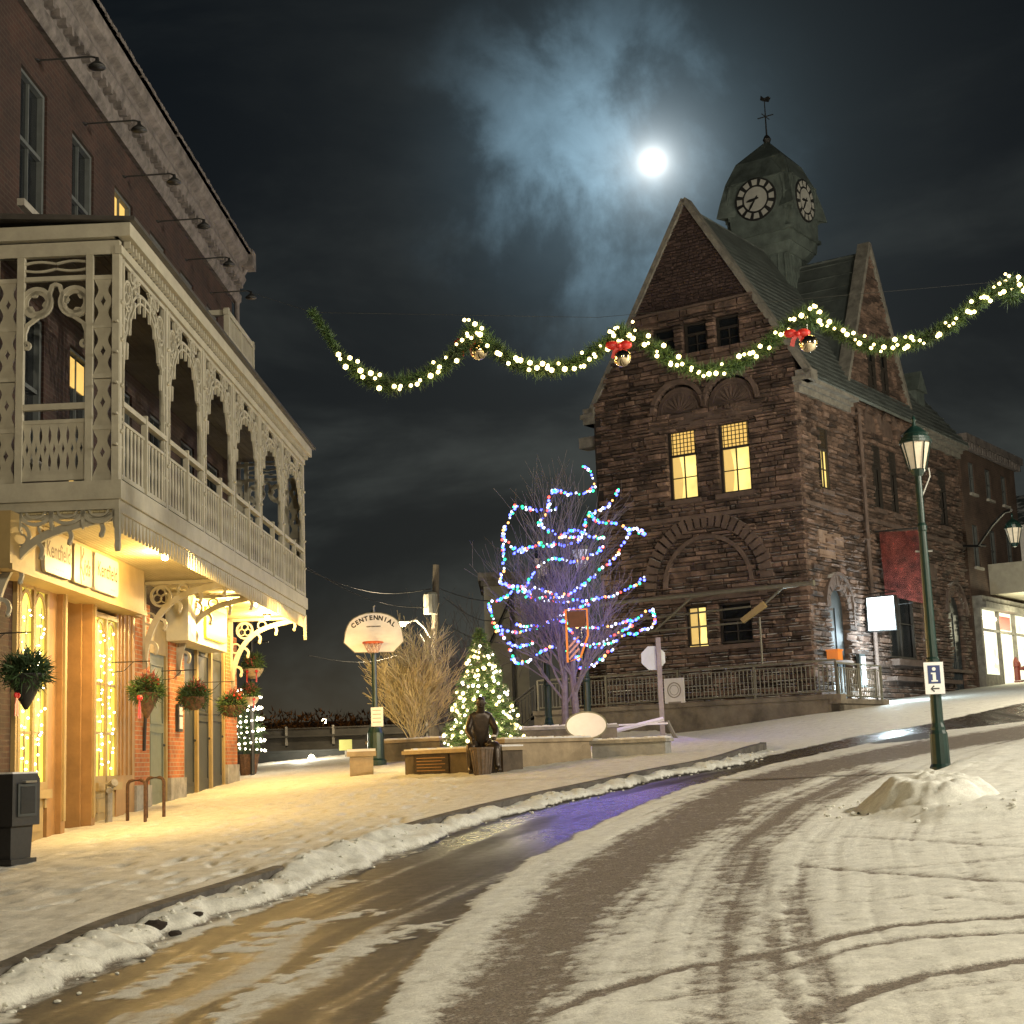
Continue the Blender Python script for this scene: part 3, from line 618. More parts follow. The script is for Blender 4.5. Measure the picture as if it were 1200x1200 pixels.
for i,u in enumerate(posts):
    b=B(); b.box(u-.055,u+.055,-V0-.0,-V0+.10,5.26,8.30); 
    for z in (5.9,6.5,7.1,7.6): b.ico((u,-V0-.015,z),.035)
    b.ribbon([(u-.15,5.3),(u-.15,8.25)],.035,.05,SP,-.05) if 0<i else None
    b.ribbon([(u+.15,5.3),(u+.15,8.25)],.035,.05,SP,-.05) if i<6 else None
    for z in (5.7,6.1,6.5,6.9,7.3): b.box(u-.15,u+.15,-V0+.01,-V0+.04,z,z+.03)
    b.obj('post',m_cream,bal)
for i in range(6):
    a0,a1=posts[i]+.08,posts[i+1]-.08; W=a1-a0; am=(a0+a1)/2
    b=B(); b.box(a0,a1,-V0-.02,-V0+.07,6.24,6.31); b.box(a0,a1,-V0,-V0+.05,6.02,6.06); b.box(a0,a1,-V0,-V0+.06,5.30,5.36); b.box(am-.03,am+.03,-V0-.03,-V0+.05,5.28,6.36)
    n=12
    for k in range(n):
        x=a0+.05+(W-.10)*(k+.5)/n
        if abs(x-am)<.05: continue
        vase(b,x,5.36,6.02,SP,w=.085,n0=-.03,t=.018)
    b.obj('railing',m_cream,bal)
    # Gothic fretwork arch: stilted pointed arch, cusps with pendants, trefoil rings in the spandrels
    b=B(); hw=W/2-.08; zs=6.75; ztop=7.98
    def ap(q): # q -1..1
        s=abs(q); a=am+q*hw; return (a, zs+(ztop-zs)*(1-s**2.6)**.62)
    A=[ap(-1+2*j/28) for j in range(29)]; b.ribbon(A,.045,.03,SP,-.035)
    A2=[(am+(a-am)*.90,z-.10) for a,z in A[2:-2]]; b.ribbon(A2,.03,.035,SP,-.04)
    for q in (-.93,-.78,-.55,-.28,0,.28,.55,.78,.93):
        a,z=ap(q); aa=am+(a-am)*.9; b.ribbon([(aa,z-.02),(aa,z-.15),(aa,z-.24)],[.065,.045,.03],.035,SP,-.035)
    for s in (-1,1):
        for (cx,cz,r) in ((.80,7.78,.20),(.40,8.03,.12),(.92,7.35,.10),(.62,8.10,.08)):
            cx=am+s*cx*hw; b.ribbon(ring(cx,cz,r,18),.035,.04,SP,-.045,True)
            if r>.11:
                for k in range(3): an=90+120*k; b.ribbon(ring(cx+r*.45*cos(rad(an)),cz+r*.45*sin(rad(an)),r*.40,10),.022,.03,SP,-.04,True)
        b.ribbon([(am+s*hw,6.6),(am+s*hw*1.02,7.1),(am+s*hw*1.02,8.2)],.05,.04,SP,-.045)
        b.ribbon([(am+s*hw,7.2),(am+s*hw*.93,7.45),(am+s*hw*.6,7.95),(am+s*hw*.2,8.15)],.03,.035,SP,-.045)
    b.ribbon([(a0,8.18),(a1,8.18)],.06,.04,SP,-.045)
    b.obj('fretwork_arch',m_cream,bal)
# near end panel (and its twin at the far end): double posts, ring trefoils, pierced balusters
for nm,FR in (('end_panel',EP),('end_panel',EP2)):
    b=B()
    for a in (.06,.40,1.29,1.63): b.ribbon([(a,5.26),(a,8.34)],.09,.08,FR,-.06)
    for c in (.23,1.46):
        for z in (5.30,5.95,6.62,7.28,7.92): b.ribbon([(c-.15,z),(c+.15,z)],.06,.05,FR,-.05)
        for z in (5.33,5.98,6.65,7.31): diamond_split(b,c,z,z+.6,FR,.24,-.045,.03)
        b.ribbon([(c-.15,8.26),(c+.15,8.26)],.08,.05,FR,-.05)
    b.ribbon([(.40,8.28),(1.29,8.28)],.06,.06,FR,-.05); b.ribbon([(.40,7.93),(1.29,7.93)],.06,.06,FR,-.05)
    for c in (.62,1.07): # horizontal pierced board
        for s in (-1,1): b.ribbon([(c-.22+.44*i/10,8.10+s*(.035+.03*abs(sin(pi*i/10)))) for i in range(11)],.03,.03,FR,-.045)
    for s,cx in ((-1,.60),(1,1.09)):
        b.ribbon(ring(cx,7.62,.185,24),.055,.05,FR,-.055,True); b.ribbon(ring(cx,7.62,.135,20),.045,.03,FR,-.05,True)
        for k in range(3):
            an=90*s+120*k+15; x,z=cx+.125*cos(rad(an+60)),7.62+.125*sin(rad(an+60)); b.prism([(x+.055*cos(t_*pi/3),z+.055*sin(t_*pi/3)) for t_ in range(6)],-.05,-.02,FR)
    cm=.845
    for s in (-1,1):
        b.ribbon([(cm,7.86),(cm+s*.05,7.84),(cm+s*.08,7.74),(cm+s*.085,7.62),(cm+s*.13,7.50),(cm+s*.24,7.42),(cm+s*.36,7.33),(cm+s*.40,7.22),(cm+s*.40,7.05)],.05,.05,FR,-.055)
        b.ribbon(ring(cm+s*.37,7.06,.04,10),.04,.05,FR,-.055,True)
    b.ribbon([(.44,6.24),(1.25,6.24)],.08,.07,FR,-.055); b.ribbon([(.44,6.05),(1.25,6.05)],.05,.05,FR,-.055); b.ribbon([(.44,5.33),(1.25,5.33)],.08,.05,FR,-.055)
    for k in range(7): x=.50+.115*k; diamond_split(b,x,5.36,6.04,FR,.135,-.045,.03)
    b.obj(nm,m_cream,bal)
# valance under the floor
b=B(); k=0; n=int(BL/.17)
for i in range(n):
    x=.10+i*.17; b.ribbon([(x,4.90),(x,4.80),(x,4.70),(x,4.62)],[.165,.12,.07,.02],.03,SP,-.05)
b.box(.02,BL,-V0-.01,-V0+.04,4.86,4.90)
b.ribbon([(.03,4.9),(.03,4.6),(.03,4.5),(.03,4.42),(.03,4.36)],[.10,.10,.05,.09,.02],.06,SP,-.05); b.ribbon([(BL,4.9),(BL,4.6),(BL,4.5),(BL,4.42),(BL,4.36)],[.10,.10,.05,.09,.02],.06,SP,-.05)
b.obj('valance',m_cream,bal)
b=B()
for c in (.22,.62,1.02,1.42):
    b.ribbon(arc(c,4.90,.20,180,360,12,.16),.045,.05,EP,-.06); b.ribbon(arc(c,4.9,.12,180,360,8,.08),.025,.03,EP,-.05)
    b.ribbon([(c+.2,4.88),(c+.2,4.76),(c+.2,4.66)],[.06,.05,.015],.05,EP,-.06)
b.obj('valance',m_cream,bal)
# curved brackets
def bracket(u,mt):
    FR=lambda a,z,n:(u+n,-a,z); b=B()
    b.ribbon([(.05,3.45),(.05,4.86)],.09,.07,FR,-.035); b.ribbon([(.0,4.83),(1.6,4.83)],.06,.07,FR,-.035)
    main=[(.06,3.4),(.11,3.8),(.26,4.2),(.52,4.5),(.88,4.67),(1.28,4.75),(1.58,4.80)]; b.ribbon(smooth_pts(main),.10,.07,FR,-.035)
    for i in range(1,6):
        a,z=main[i]; d=.11; b.ribbon(arc(a+.07,z-.09,d,160,-40,10),.05,.05,FR,-.025); b.ico(FR(a+.16,z-.17,0),.04)
    b.ribbon(ring(.36,4.60,.17,18),.04,.06,FR,-.03,True)
    for k in range(3): an=90+120*k; b.ribbon(ring(.36+.075*cos(rad(an)),4.6+.075*sin(rad(an)),.07,12),.022,.04,FR,-.02,True)
    b.ribbon(ring(.16,4.22,.10,14),.03,.06,FR,-.03,True); b.ribbon(ring(.74,4.70,.09,14),.03,.06,FR,-.03,True)
    b.ribbon(ring(.06,3.45,.06,12),.04,.07,FR,-.035,True)
    return b.obj('bracket',mt,bal)
for u in (.08,7.2,9.55,14.3): bracket(u,m_cream)
# short roof terrace railing above the balcony roof
b=B()
for (u,v) in ((9.9,.95),(12.35,.95),(9.9,.1)): b.box(u-.05,u+.05,-v-.05,-v+.05,8.7,10.5)
b.box(9.8,12.45,-1.0,-.9,10.36,10.46); b.box(9.8,12.4,-.97,-.93,9.95,10.0); b.box(9.85,9.95,-.95,-.05,10.36,10.46); b.box(9.87,9.93,-.95,-.05,9.98,10.03); b.box(11.1,11.18,-.99,-.9,8.9,10.4)
for i in range(18): x=10.0+i*.13; b.box(x,x+.05,-.965,-.935,9.1,10.36)
for i in range(6): vase(b,.18+i*.13,9.1,9.98,lambda a,z,n:(9.9-n,-a,z),w=.11,n0=-.02)
b.obj('roof_terrace_railing',m_cream,bld)
# ---------------- gooseneck wall lamps (unlit)
names=['nearest the camera','second from the near end','third from the near end','fourth from the near end','fifth from the near end','farthest, at the building corner']
for k in range(6):
    u=1.6+2.22*k; t=thing('wall_lamp','thin black gooseneck lamp high on the brick wall, '+names[k],'lamp',Lw(u,0,11.72),LRZ,'gooseneck lamps above the top windows')
    b=B(); b.tube([(0,0,0),(0,-.8,.02),(0,-.86,0)],.014,6); b.lathe([(.06,0),(.06,.02)],(0,0,-.01),10); b.obj('arm',m_iron,t)
    b=B(); b.lathe([(.025,0),(.03,-.05),(.12,-.13),(.125,-.15)],(0,-.88,.0),14); b.obj('lamp_shade',m_iron,t,smooth=True)
# ---------------- soffit spotlights (lit)
def plight(name,loc,col,w,r=.1,spot=None):
    l=bpy.data.lights.new(name,'SPOT' if spot else 'POINT'); l.color=col; l.energy=w; l.shadow_soft_size=r
    if spot: l.spot_size=rad(spot); l.spot_blend=.8
    o=bpy.data.objects.new(name,l); C.objects.link(o); o.location=loc; return o
for k,(u,v,w,where) in enumerate(((3.7,1.32,.72,'nearest the shop signs'),(10.0,.95,1,'beside the second bracket'),(10.95,1.26,.5,'smallest, just past the second bracket'),(13.5,1.0,1,'nearest the far end bracket'))):
    t=thing('ceiling_spotlight','glowing warm spotlight in the boarded soffit, '+where,'lamp',Lw(u,v,4.86),LRZ,'spotlights in the balcony soffit')
    b=B(); b.lathe([(.09,0),(.09,-.03),(.075,-.04)],n=14); b.obj('housing',m_iron,t)
    b=B(); b.ico((0,0,-.075),.055 if w>.6 else .035,2); b.obj('lamp_globe',m_lamp,t)
    plight('spotlight_light',Lw(u,v,4.62),(1,.62,.19),340*w,.06)
plight('shop_window_glow',Lw(3.4,1.0,3.3),(1,.62,.2),55,.3); plight('shop_window_glow',Lw(1.6,1.3,2.6),(1,.64,.22),110,.3)
# ================================================================== stone clock building (local: x along side street, y along its gabled front)
CO=Vector((8.45,44,0)); CRZ=rad(55.7); cx_,sx_=cos(CRZ),sin(CRZ)
def Cw(u,s,z): return Vector((CO.x+u*cx_-s*sx_,CO.y+u*sx_+s*cx_,z))
clk=thing('clock_tower_building','tall sandstone building with steep gable and copper clock tower','building',CO,CRZ)
FR=lambda a,z,n:(-n,a,z); SD=lambda a,z,n:(a,-n,z)
def inter(z,ops):
    ex=[]
    for o in ops:
        c,hw,z0,z1,r=o        # rectangle to z1, then round head radius r (elliptic to hw)
        if z0<z<z1: ex.append((c-hw,c+hw))
        elif r and z1<=z<z1+r: w=hw*math.sqrt(max(0,1-((z-z1)/r)**2)); ex.append((c-w,c+w))
    return sorted(ex)
def blocks(b,z0,z1,edge,ops,fr,dep=.30,rough=.10,lmin=.16,lmax=.85,hmin=.065,hmax=.18):
    z=z0
    while z<z1-.05:
        h=min(random.uniform(hmin,hmax),z1-z)
        if z1-z-h<.1: h=z1-z
        zm=z+h/2; e=edge(zm)
        if e and e[1]-e[0]>.15:
            x=e[0]; iv=[]
            for (p,q) in inter(zm,ops):
                if p>x: iv.append((x,min(p,e[1])))
                x=max(x,q)
            if x<e[1]: iv.append((x,e[1]))
            for (p,q) in iv:
                a=p
                while a<q-.02:
                    l=random.uniform(lmin,lmax); c=min(a+l,q)
                    if q-c<.18: c=q
                    g=.005; n0=random.uniform(-.03,rough); t=[n0+random.uniform(-.025,.025) for _ in range(4)]; i_=random.uniform(.01,.035)
                    vs=[fr(a+g,z+g,-dep),fr(c-g,z+g,-dep),fr(c-g,z+h-g,-dep),fr(a+g,z+h-g,-dep),
                        fr(a+g,z+g,-.05),fr(c-g,z+g,-.05),fr(c-g,z+h-g,-.05),fr(a+g,z+h-g,-.05),
                        fr(a+g+i_,z+g+i_,t[0]),fr(c-g-i_,z+g+i_,t[1]),fr(c-g-i_,z+h-g-i_,t[2]),fr(a+g+i_,z+h-g-i_,t[3])]
                    f=[(8,9,10,11)]
                    for k in range(4): k2=(k+1)%4; f+=[(k,k2,4+k2,4+k),(4+k,4+k2,8+k2,8+k)]
                    b.add(vs,f); a=c
        z+=h
# openings (centre, half width, z0, z1, head)
f_ops=[(3.87,.50,9.28,11.45,0),(2.11,.52,9.28,11.45,0),(3.9,.80,11.95,12.05,.85),(2.12,.80,11.95,12.05,.85),(3.69,.36,4.8,6.02,0),(2.4,.55,4.8,6.02,0),(2.1,.40,13.75,14.75,0),(3.2,.42,13.75,14.75,0),(4.3,.38,13.75,14.75,0)]
def fedge(z):
    if z<12.8: return (0,6.9)
    t=(z-12.75)*3.6/5.85; a=max(0,-.3+t); c=min(6.9,6.9-t); return (a,c) if c>a else None
b=B(); blocks(b,2.2,15.2,fedge,f_ops,FR); b.obj('wall',m_stone,clk)
b=B(); blocks(b,15.27,18.5,fedge,[],FR,rough=.0,lmin=.12,lmax=.3,hmin=.09,hmax=.11); b.obj('gable_brickwork',M('dark_gable_brick',(.052,.032,.028),.9,.2,3,.4,island=.2),clk)
s_ops=[(1.74,.33,9.3,11.2,0),(2.05,.62,2.4,5.75,.62),(6.05,.32,9.2,11.3,0),(7.45,.32,9.2,11.3,0),(5.95,.62,11.7,11.9,.7),(7.5,.62,11.7,11.9,.7),(7.2,1.15,4.4,6.9,1.15),(12.3,.36,9.3,11.3,0),(12.7,.68,2.9,6.2,.68)]
def sedge(z):
    if z<12.35: return (.02,14.2)
    t=(z-12.35)/1.95; a=3.87+t; c=9.87-t; return (a,c) if c>a else None
b=B(); blocks(b,2.2,12.35,sedge,s_ops,SD); b.obj('wall',m_stone,clk)
b=B(); blocks(b,12.35,18.15,sedge,[(6.3,.3,13.2,14.6,0),(7.4,.3,13.2,14.6,0)],SD,rough=.04); b.obj('side_gable',m_stone,clk)
# backing mass
b=B(); b.prism([(.25,1.5),(.25,12.5),(6.7,12.5),(6.7,1.5)],.24,14.1,lambda a,z,n:(n,a,z))
b.prism([(.1,12.5),(3.3,18.2),(6.6,12.5)],.26,.5,lambda a,z,n:(n,a,z)); b.prism([(4.1,12.3),(6.87,17.9),(9.6,12.3)],.24,.5,lambda a,z,n:(a,n,z))
b.box(.01,14.2,6.72,6.95,1.5,12.4); b.box(13.9,14.2,.1,6.9,1.5,12.4); b.obj('core',m_core,clk)
# dressed stone: arches, strings, sills, copings
def arch_ring(b,c,zs,r,w,fr,n0,t,ry=None,vous=0):
    if vous:
        for i in range(vous):
            a0=180*i/vous+1; a1=180*(i+1)/vous-1; rr=random.uniform(-.02,.03)
            p=[(c+(r-w/2)*cos(rad(q)),zs+(r-w/2)*sin(rad(q))) for q in (a0,a1)]+[(c+(r+w/2+rr)*cos(rad(q)),zs+(r+w/2+rr)*sin(rad(q))) for q in (a1,a0)]
            b.prism(p,n0,n0+t+random.uniform(-.02,.03),fr)
    else: b.ribbon(arc(c,zs,r,180,0,24),w,t,fr,n0)
b=B()
for c in (3.9,2.12):
    arch_ring(b,c,12.05,.90,.14,FR,-.1,.17,vous=0); b.prism([(c-.8,11.9)]+arc(c,12.0,.80,180,0,16)+[(c+.8,11.9)],-.2,-.10,FR)
    for k in range(9):
        an=rad(10+20*k); b.ribbon([(c+.12*cos(an),12.02+.12*sin(an)),(c+.42*cos(an),12.02+.42*sin(an)),(c+.58*cos(an),12.02+.58*sin(an))],[.03,.09,.03],.06,FR,-.12)
    b.ribbon(arc(c,12.02,.64,180,0,16),.05,.05,FR,-.12)
b.box(-.03,.1,1.1,4.95,11.48,11.92)
arch_ring(b,3.2,6.6,1.95,.40,FR,-.1,.20,vous=25); arch_ring(b,3.2,6.6,1.45,.12,FR,-.1,.19)
b.box(-.06,.1,1.3,5.1,6.12,6.42)
for (c,hw,z) in ((3.87,.62,9.2),(2.11,.64,9.2)): b.box(-.12,.1,c-hw,c+hw,z-.08,z+.06)
b.box(-.12,.1,1.6,4.2,4.62,4.76)
b.box(-.10,.1,.0,6.95,8.62,8.74); b.box(-.08,.1,1.15,5.35,15.2,15.27)
b.obj('dressed_stonework',m_stone2,clk)
b=B(); arch_ring(b,2.05,5.75,.80,.30,SD,-.1,.14,vous=13); arch_ring(b,2.05,5.75,1.02,.09,SD,-.1,.22); b.ribbon([(3.07,5.75),(3.10,5.2)],.09,.2,SD,-.1)
arch_ring(b,12.7,6.2,.86,.30,SD,-.1,.14,vous=13); arch_ring(b,12.7,6.2,1.08,.09,SD,-.1,.22)
arch_ring(b,7.2,6.9,1.32,.30,SD,-.1,.12,vous=19)
for c in (5.95,7.5): arch_ring(b,c,11.9,.72,.12,SD,-.1,.16); b.prism([(c-.6,11.75)]+arc(c,11.85,.62,180,0,14)+[(c+.6,11.75)],-.22,-.12,SD)
b.box(.0,14.2,-.09,.1,8.66,8.78); b.box(.0,14.2,-.06,.1,4.1,4.2); 
for (c,hw,z) in ((1.74,.42,9.22),(6.05,.4,9.12),(7.45,.4,9.12),(12.3,.44,9.22)): b.box(c-hw,c+hw,-.11,.1,z-.08,z+.05)
b.box(5.9,8.5,-.35,.1,4.15,4.35); b.box(5.4,11.6,-.42,.1,3.65,3.78)
for q in (4.6,9.2): b.box(q,q+.06,-.04,.1,4.3,8.6)
b.obj('dressed_stonework',m_stone2,clk)
b=B(); b.box(.9,2.75,-.03,.1,7.25,7.95); b.ribbon([(.9,7.22),(2.75,7.22),(2.75,7.98),(.9,7.98)],.06,.06,SD,-.02,True)
b.obj('name_tablet',M('tablet_stone',(.24,.17,.13),.8,.2,4,.3),clk)
b=B(); b.box(10.3,11.0,-.03,.1,7.2,7.8); b.obj('name_tablet',m_stone2,clk)
# eaves cornice on the street side and flanks
b=B()
for (x0,x1) in ((0.0,3.9),(9.9,14.35)):
    b.box(x0-.05,x1,-.22,.05,12.18,12.30); b.box(x0-.1,x1,-.42,.05,12.30,12.44); b.box(x0,x1,-.12,.05,12.0,12.18)
b.box(-.05,3.2,6.9,7.3,12.1,12.3); b.box(-.1,14.3,6.9,7.4,12.3,12.44); b.box(.1,.6,6.9,7.6,11.4,11.75)
b.obj('eaves_cornice',m_coping,clk)
# roofs
b=B()
def slab(b,pts,t=.10):
    n=len(pts); v=[Vector(p) for p in pts]; nn=(v[1]-v[0]).cross(v[2]-v[0]).normalized()
    if nn.z<0: nn=-nn
    b.add([p for p in v]+[p-nn*t for p in v],[tuple(range(n)),tuple(range(n,2*n))[::-1]]+[(i,(i+1)%n,n+(i+1)%n,n+i) for i in range(n)])
slab(b,[(.22,3.3,18.55),(8,3.3,18.55),(14.45,-.45,12.44),(.22,-.45,12.44)]); slab(b,[(.22,3.3,18.55),(.22,7.35,12.44),(14.45,7.35,12.44),(8,3.3,18.55)]); slab(b,[(8,3.3,18.55),(14.45,7.35,12.44),(14.45,-.45,12.44)])
slab(b,[(6.87,.1,18.1),(6.87,3.4,18.1),(3.7,-.0,12.3)]); slab(b,[(6.87,.1,18.1),(3.75,.1,12.45),(3.75,.6,12.6),(6.87,3.4,18.1)]); slab(b,[(6.87,.1,18.1),(6.87,3.4,18.1),(9.99,.6,12.6),(9.99,.1,12.45)])
for i in range(28):   # shingle courses / seams
    t=i/28; z=12.5+6.0*t; s=-.45+3.75*t; b.box(.25,8+ (1-t)*6.3,s-.005,s+.05,z-.0,z+.045)
for i in range(10):
    u=4.2+i*.28; t=(u-3.75)/3.12
    if t<1: b.tube([(u,.1,12.47+5.65*t),(u,.6+2.8*t,12.62+5.5*t)],.02,4)
b.obj('roof',m_roof,clk)
b=B()   # gable copings
for (p,q) in (((-.45,12.5),(3.3,18.72)),((7.05,12.5),(3.3,18.72))): b.ribbon([p,q],.16,.45,FR,-.38)
b.box(-.07,.4,-.55,-.05,12.3,12.62); b.box(-.07,.4,6.9,7.3,12.1,12.62)
for (p,q) in (((3.75,12.45),(6.87,18.35)),((9.99,12.45),(6.87,18.35))): b.ribbon([p,q],.16,.42,SD,-.36)
b.obj('gable_coping',m_coping,clk)
b=B(); b.box(11.3,12.1,.3,1.6,12.9,14.2); b.prism([(11.2,14.15),(12.2,14.15),(11.7,14.9)],-.2,-2.0,lambda a,z,n:(a,-n,z)); b.obj('dormer',m_copper,clk)
b=B(); b.box(3.0,3.6,4.6,5.2,15.5,18.0) ; b.obj('chimney',m_stone2,clk)
# windows of the stone building
def cwin(c,hw,z0,z1,fr,lit,grid=True,zs=None,nm='window'):
    dep=-.20 if fr is FR else -.06; zs=zs or z0+(z1-z0)*.64; w=B(); a0,a1=c-hw,c+hw
    w.ribbon([(a0+.04,z0+.04),(a1-.04,z0+.04),(a1-.04,z1-.04),(a0+.04,z1-.04)],.09,.08,fr,dep,True); w.ribbon([(a0,zs),(a1,zs)],.07,.08,fr,dep)
    w.ribbon([(c,z0),(c,zs)],.03,.05,fr,dep); w.ribbon([(a0,(z0+zs)/2),(a1,(z0+zs)/2)],.025,.05,fr,dep)
    if grid:
        for i in range(1,8): x=a0+(a1-a0)*i/8; w.ribbon([(x,zs),(x,z1)],.018,.03,fr,dep)
        for i in range(1,6): z=zs+(z1-zs)*i/6; w.ribbon([(a0,z),(a1,z)],.018,.03,fr,dep)
    o=w.obj(nm,M('dark_sash_paint',(.03,.025,.02),.6,.1,5,0) if 'dark_sash_paint' not in bpy.data.materials else bpy.data.materials['dark_sash_paint'],clk)
    g=B(); g.add([fr(a0,z0,dep-.03),fr(a1,z0,dep-.03),fr(a1,zs,dep-.03),fr(a0,zs,dep-.03)],[(0,1,2,3)])
    g.cur=1; g.add([fr(a0,zs,dep-.03),fr(a1,zs,dep-.03),fr(a1,z1,dep-.03),fr(a0,z1,dep-.03)],[(0,1,2,3)]); g.obj('pane',[lit or m_glass,m_litdim if lit else m_glass],o)
    if lit and fr is FR:   # curtain drawn to one side inside
        g=B(); g.prism([(a1-.04,z0),(a1-.04,zs)]+[(a1-.30-.1*sin(k*.5),zs-(zs-z0)*k/6) for k in range(7)],dep-.025,dep-.012,fr); g.obj('curtain',M('pale_curtain',(.5,.35,.1),.7,0,bump=0,emit=(1,.66,.2),es=.62) if 'pale_curtain' not in bpy.data.materials else bpy.data.materials['pale_curtain'],o)
    return o
cwin(3.87,.50,9.28,11.45,FR,m_litwin); cwin(2.11,.52,9.28,11.45,FR,m_litwin); cwin(3.69,.36,4.8,6.02,FR,m_litwin,False,5.98); cwin(2.4,.55,4.8,6.02,FR,None,False,5.5)
for c in (2.1,3.2,4.3): cwin(c,.40,13.75,14.75,FR,None,False)
cwin(1.74,.33,9.3,11.2,SD,m_litwin); cwin(6.05,.32,9.2,11.3,SD,None); cwin(7.45,.32,9.2,11.3,SD,None); cwin(12.3,.36,9.3,11.3,SD,None); cwin(7.2,1.15,4.4,8.0,SD,None,True,6.7)
for c in (6.3,7.4): cwin(c,.3,13.2,14.6,SD,None,False)
# doorways
for (c,hw,zb0,zs) in ((2.05,.62,2.95,5.75),(12.7,.68,3.3,6.2)):
    d=B(); d.prism([(c-hw,zb0)]+arc(c,zs,hw,180,0,16)+[(c+hw,zb0)],-.26,-.14,SD); d.ribbon([(c,zb0),(c,zs)],.06,.05,SD,-.15)
    for s in (-1,1): d.ribbon([(c+s*.3-.14,zb0+.3),(c+s*.3+.14,zb0+.3),(c+s*.3+.14,zb0+1.2),(c+s*.3-.14,zb0+1.2)],.03,.03,SD,-.14,True)
    o=d.obj('door',M('dark_blue_door',(.03,.04,.05),.5,.15,5,.05) if 'dark_blue_door' not in bpy.data.materials else bpy.data.materials['dark_blue_door'],clk)
    g=B(); g.prism([(c-hw+.1,zb0+1.4)]+arc(c,zs,hw-.1,180,0,12)+[(c+hw-.1,zb0+1.4)],-.14,-.13,SD); g.obj('door_glass',m_slate,o)
b=B(); b.tube([(4.35,-.2,2.9),(4.35,-.2,12.2)],.065,8)
for z in (4,6,8,10,12): b.box(4.26,4.44,-.28,.0,z,z+.06)
b.obj('downpipe',m_stone2,clk)
# clock tower, its drum square on the building
TC=(6.6,3.3); tw=B(); 
def sq(b,h0,z0,h1,z1): b.add([(TC[0]+a*h0,TC[1]+c*h0,z0) for a,c in ((-1,-1),(1,-1),(1,1),(-1,1))]+[(TC[0]+a*h1,TC[1]+c*h1,z1) for a,c in ((-1,-1),(1,-1),(1,1),(-1,1))],[(0,1,2,3),(4,5,6,7)]+[(i,(i+1)%4,4+(i+1)%4,4+i) for i in range(4)])
sq(tw,.84,14.5,.84,18.35)
for i in range(-3,4):
    for (a,c) in ((0,-1),(-1,0)):
        x=TC[0]+(i*.25 if a==0 else -.85); y=TC[1]+(i*.25 if c==0 else -.85); tw.box(x-.02,x+.02,y-.02,y+.02,15,18.3)
sq(tw,.88,18.35,1.06,18.65); sq(tw,1.10,18.65,1.14,19.02); sq(tw,1.24,19.02,1.24,19.14); sq(tw,1.0,19.14,1.06,20.0)
tower=tw.obj('clock_tower',m_copper,clk)
b=B(); 
bz=[(1.17,19.8),(1.16,19.95),(1.02,20.6),(.80,21.35),(.42,22.05),(.04,22.75)]
cz=[(1.44,.98,19.85),(1.34,1.0,20.35),(1.16,.98,21.1),(.86,.80,21.85),(.05,.05,22.75)]
vs=[]
for c,m_,z in cz:
    for (i,j) in ((-1,-1),(0,-1),(1,-1),(1,0),(1,1),(0,1),(-1,1),(-1,0)): r_=c if i and j else m_; vs.append((TC[0]+i*r_,TC[1]+j*r_,z))
b.add(vs,[(k*8+i,k*8+(i+1)%8,k*8+8+(i+1)%8,k*8+8+i) for k in range(4) for i in range(8)]+[tuple(range(8))])
b.obj('tower_roof',m_copper,clk)
# clock dormers on the faces: a tall hooded panel with the dial
def face(fr,nm='clock_dormer'):
    b=B(); b.prism([(-.98,19.14),(.98,19.14),(1.04,19.8),(1.04,20.98),(-1.04,20.98),(-1.04,19.8)],.7,1.24,fr)
    b.add([fr(-1.04,20.98,1.24),fr(1.04,20.98,1.24),fr(.46,21.85,.84),fr(-.46,21.85,.84),fr(-1.04,20.98,.7),fr(1.04,20.98,.7)],[(0,1,2,3),(0,3,4),(1,5,2),(3,2,5,4)])
    b.ribbon([(-1.04,19.7),(-1.06,20.5),(-.95,20.98)],.06,.1,fr,1.18); b.ribbon([(1.04,19.7),(1.06,20.5),(.95,20.98)],.06,.1,fr,1.18); b.ribbon([(-1.04,20.98),(1.04,20.98)],.05,.08,fr,1.2); o=b.obj(nm,m_copper,clk)
    for (s_) in (-1,1):
        pass
    d=B(); zc=20.28; d.prism(ring(0,zc,.76,32),1.24,1.28,fr); dd=d.obj('clock_face',m_iron,clk)
    g=B(); g.prism(ring(0,zc,.43,28),1.28,1.292,fr)
    for k in range(12):
        an=rad(30*k); c0,s0=cos(an),sin(an)
        pts=[]
        for (r,w) in ((.50,.08),(.50,-.08),(.69,-.11),(.69,.11)): pts.append((r*c0-w*s0,zc+r*s0+w*c0))
        g.prism(pts,1.28,1.292,fr)
    g.obj('dial',M('dial_glass',(.40,.40,.37),.5,.1,3,0) if 'dial_glass' not in bpy.data.materials else bpy.data.materials['dial_glass'],dd)
    return dd,fr
for fr,mir in ((lambda a,z,n:(TC[0]-n,TC[1]-a,z),1),(lambda a,z,n:(TC[0]+a,TC[1]-n,z),1),(lambda a,z,n:(TC[0]+n,TC[1]+a,z),1),(lambda a,z,n:(TC[0]-a,TC[1]+n,z),1)):
    dd,_=face(fr); zc=20.28
    for nm,ln,w,an in (('hour_hand',.34,.07,-172),('minute_hand',.50,.05,-125)):
        h=B(); c0,s0=cos(rad(an)),sin(rad(an)); h.ribbon([(-.12*c0,zc-.12*s0),(ln*.6*c0,zc+ln*.6*s0),(ln*c0,zc+ln*s0)],[w*.6,w*1.5,w*.3],.02,fr,1.295); h.obj(nm,m_iron,dd)
b=B(); b.lathe([(.05,0),(.11,.12),(.15,.24),(.09,.36),(.03,.42),(.018,1.5)],(TC[0],TC[1],22.6),10); b.tube([(TC[0]-.3,TC[1],23.7),(TC[0]+.3,TC[1],23.7)],.022,4); b.tube([(TC[0],TC[1]-.3,23.7),(TC[0],TC[1]+.3,23.7)],.022,4)
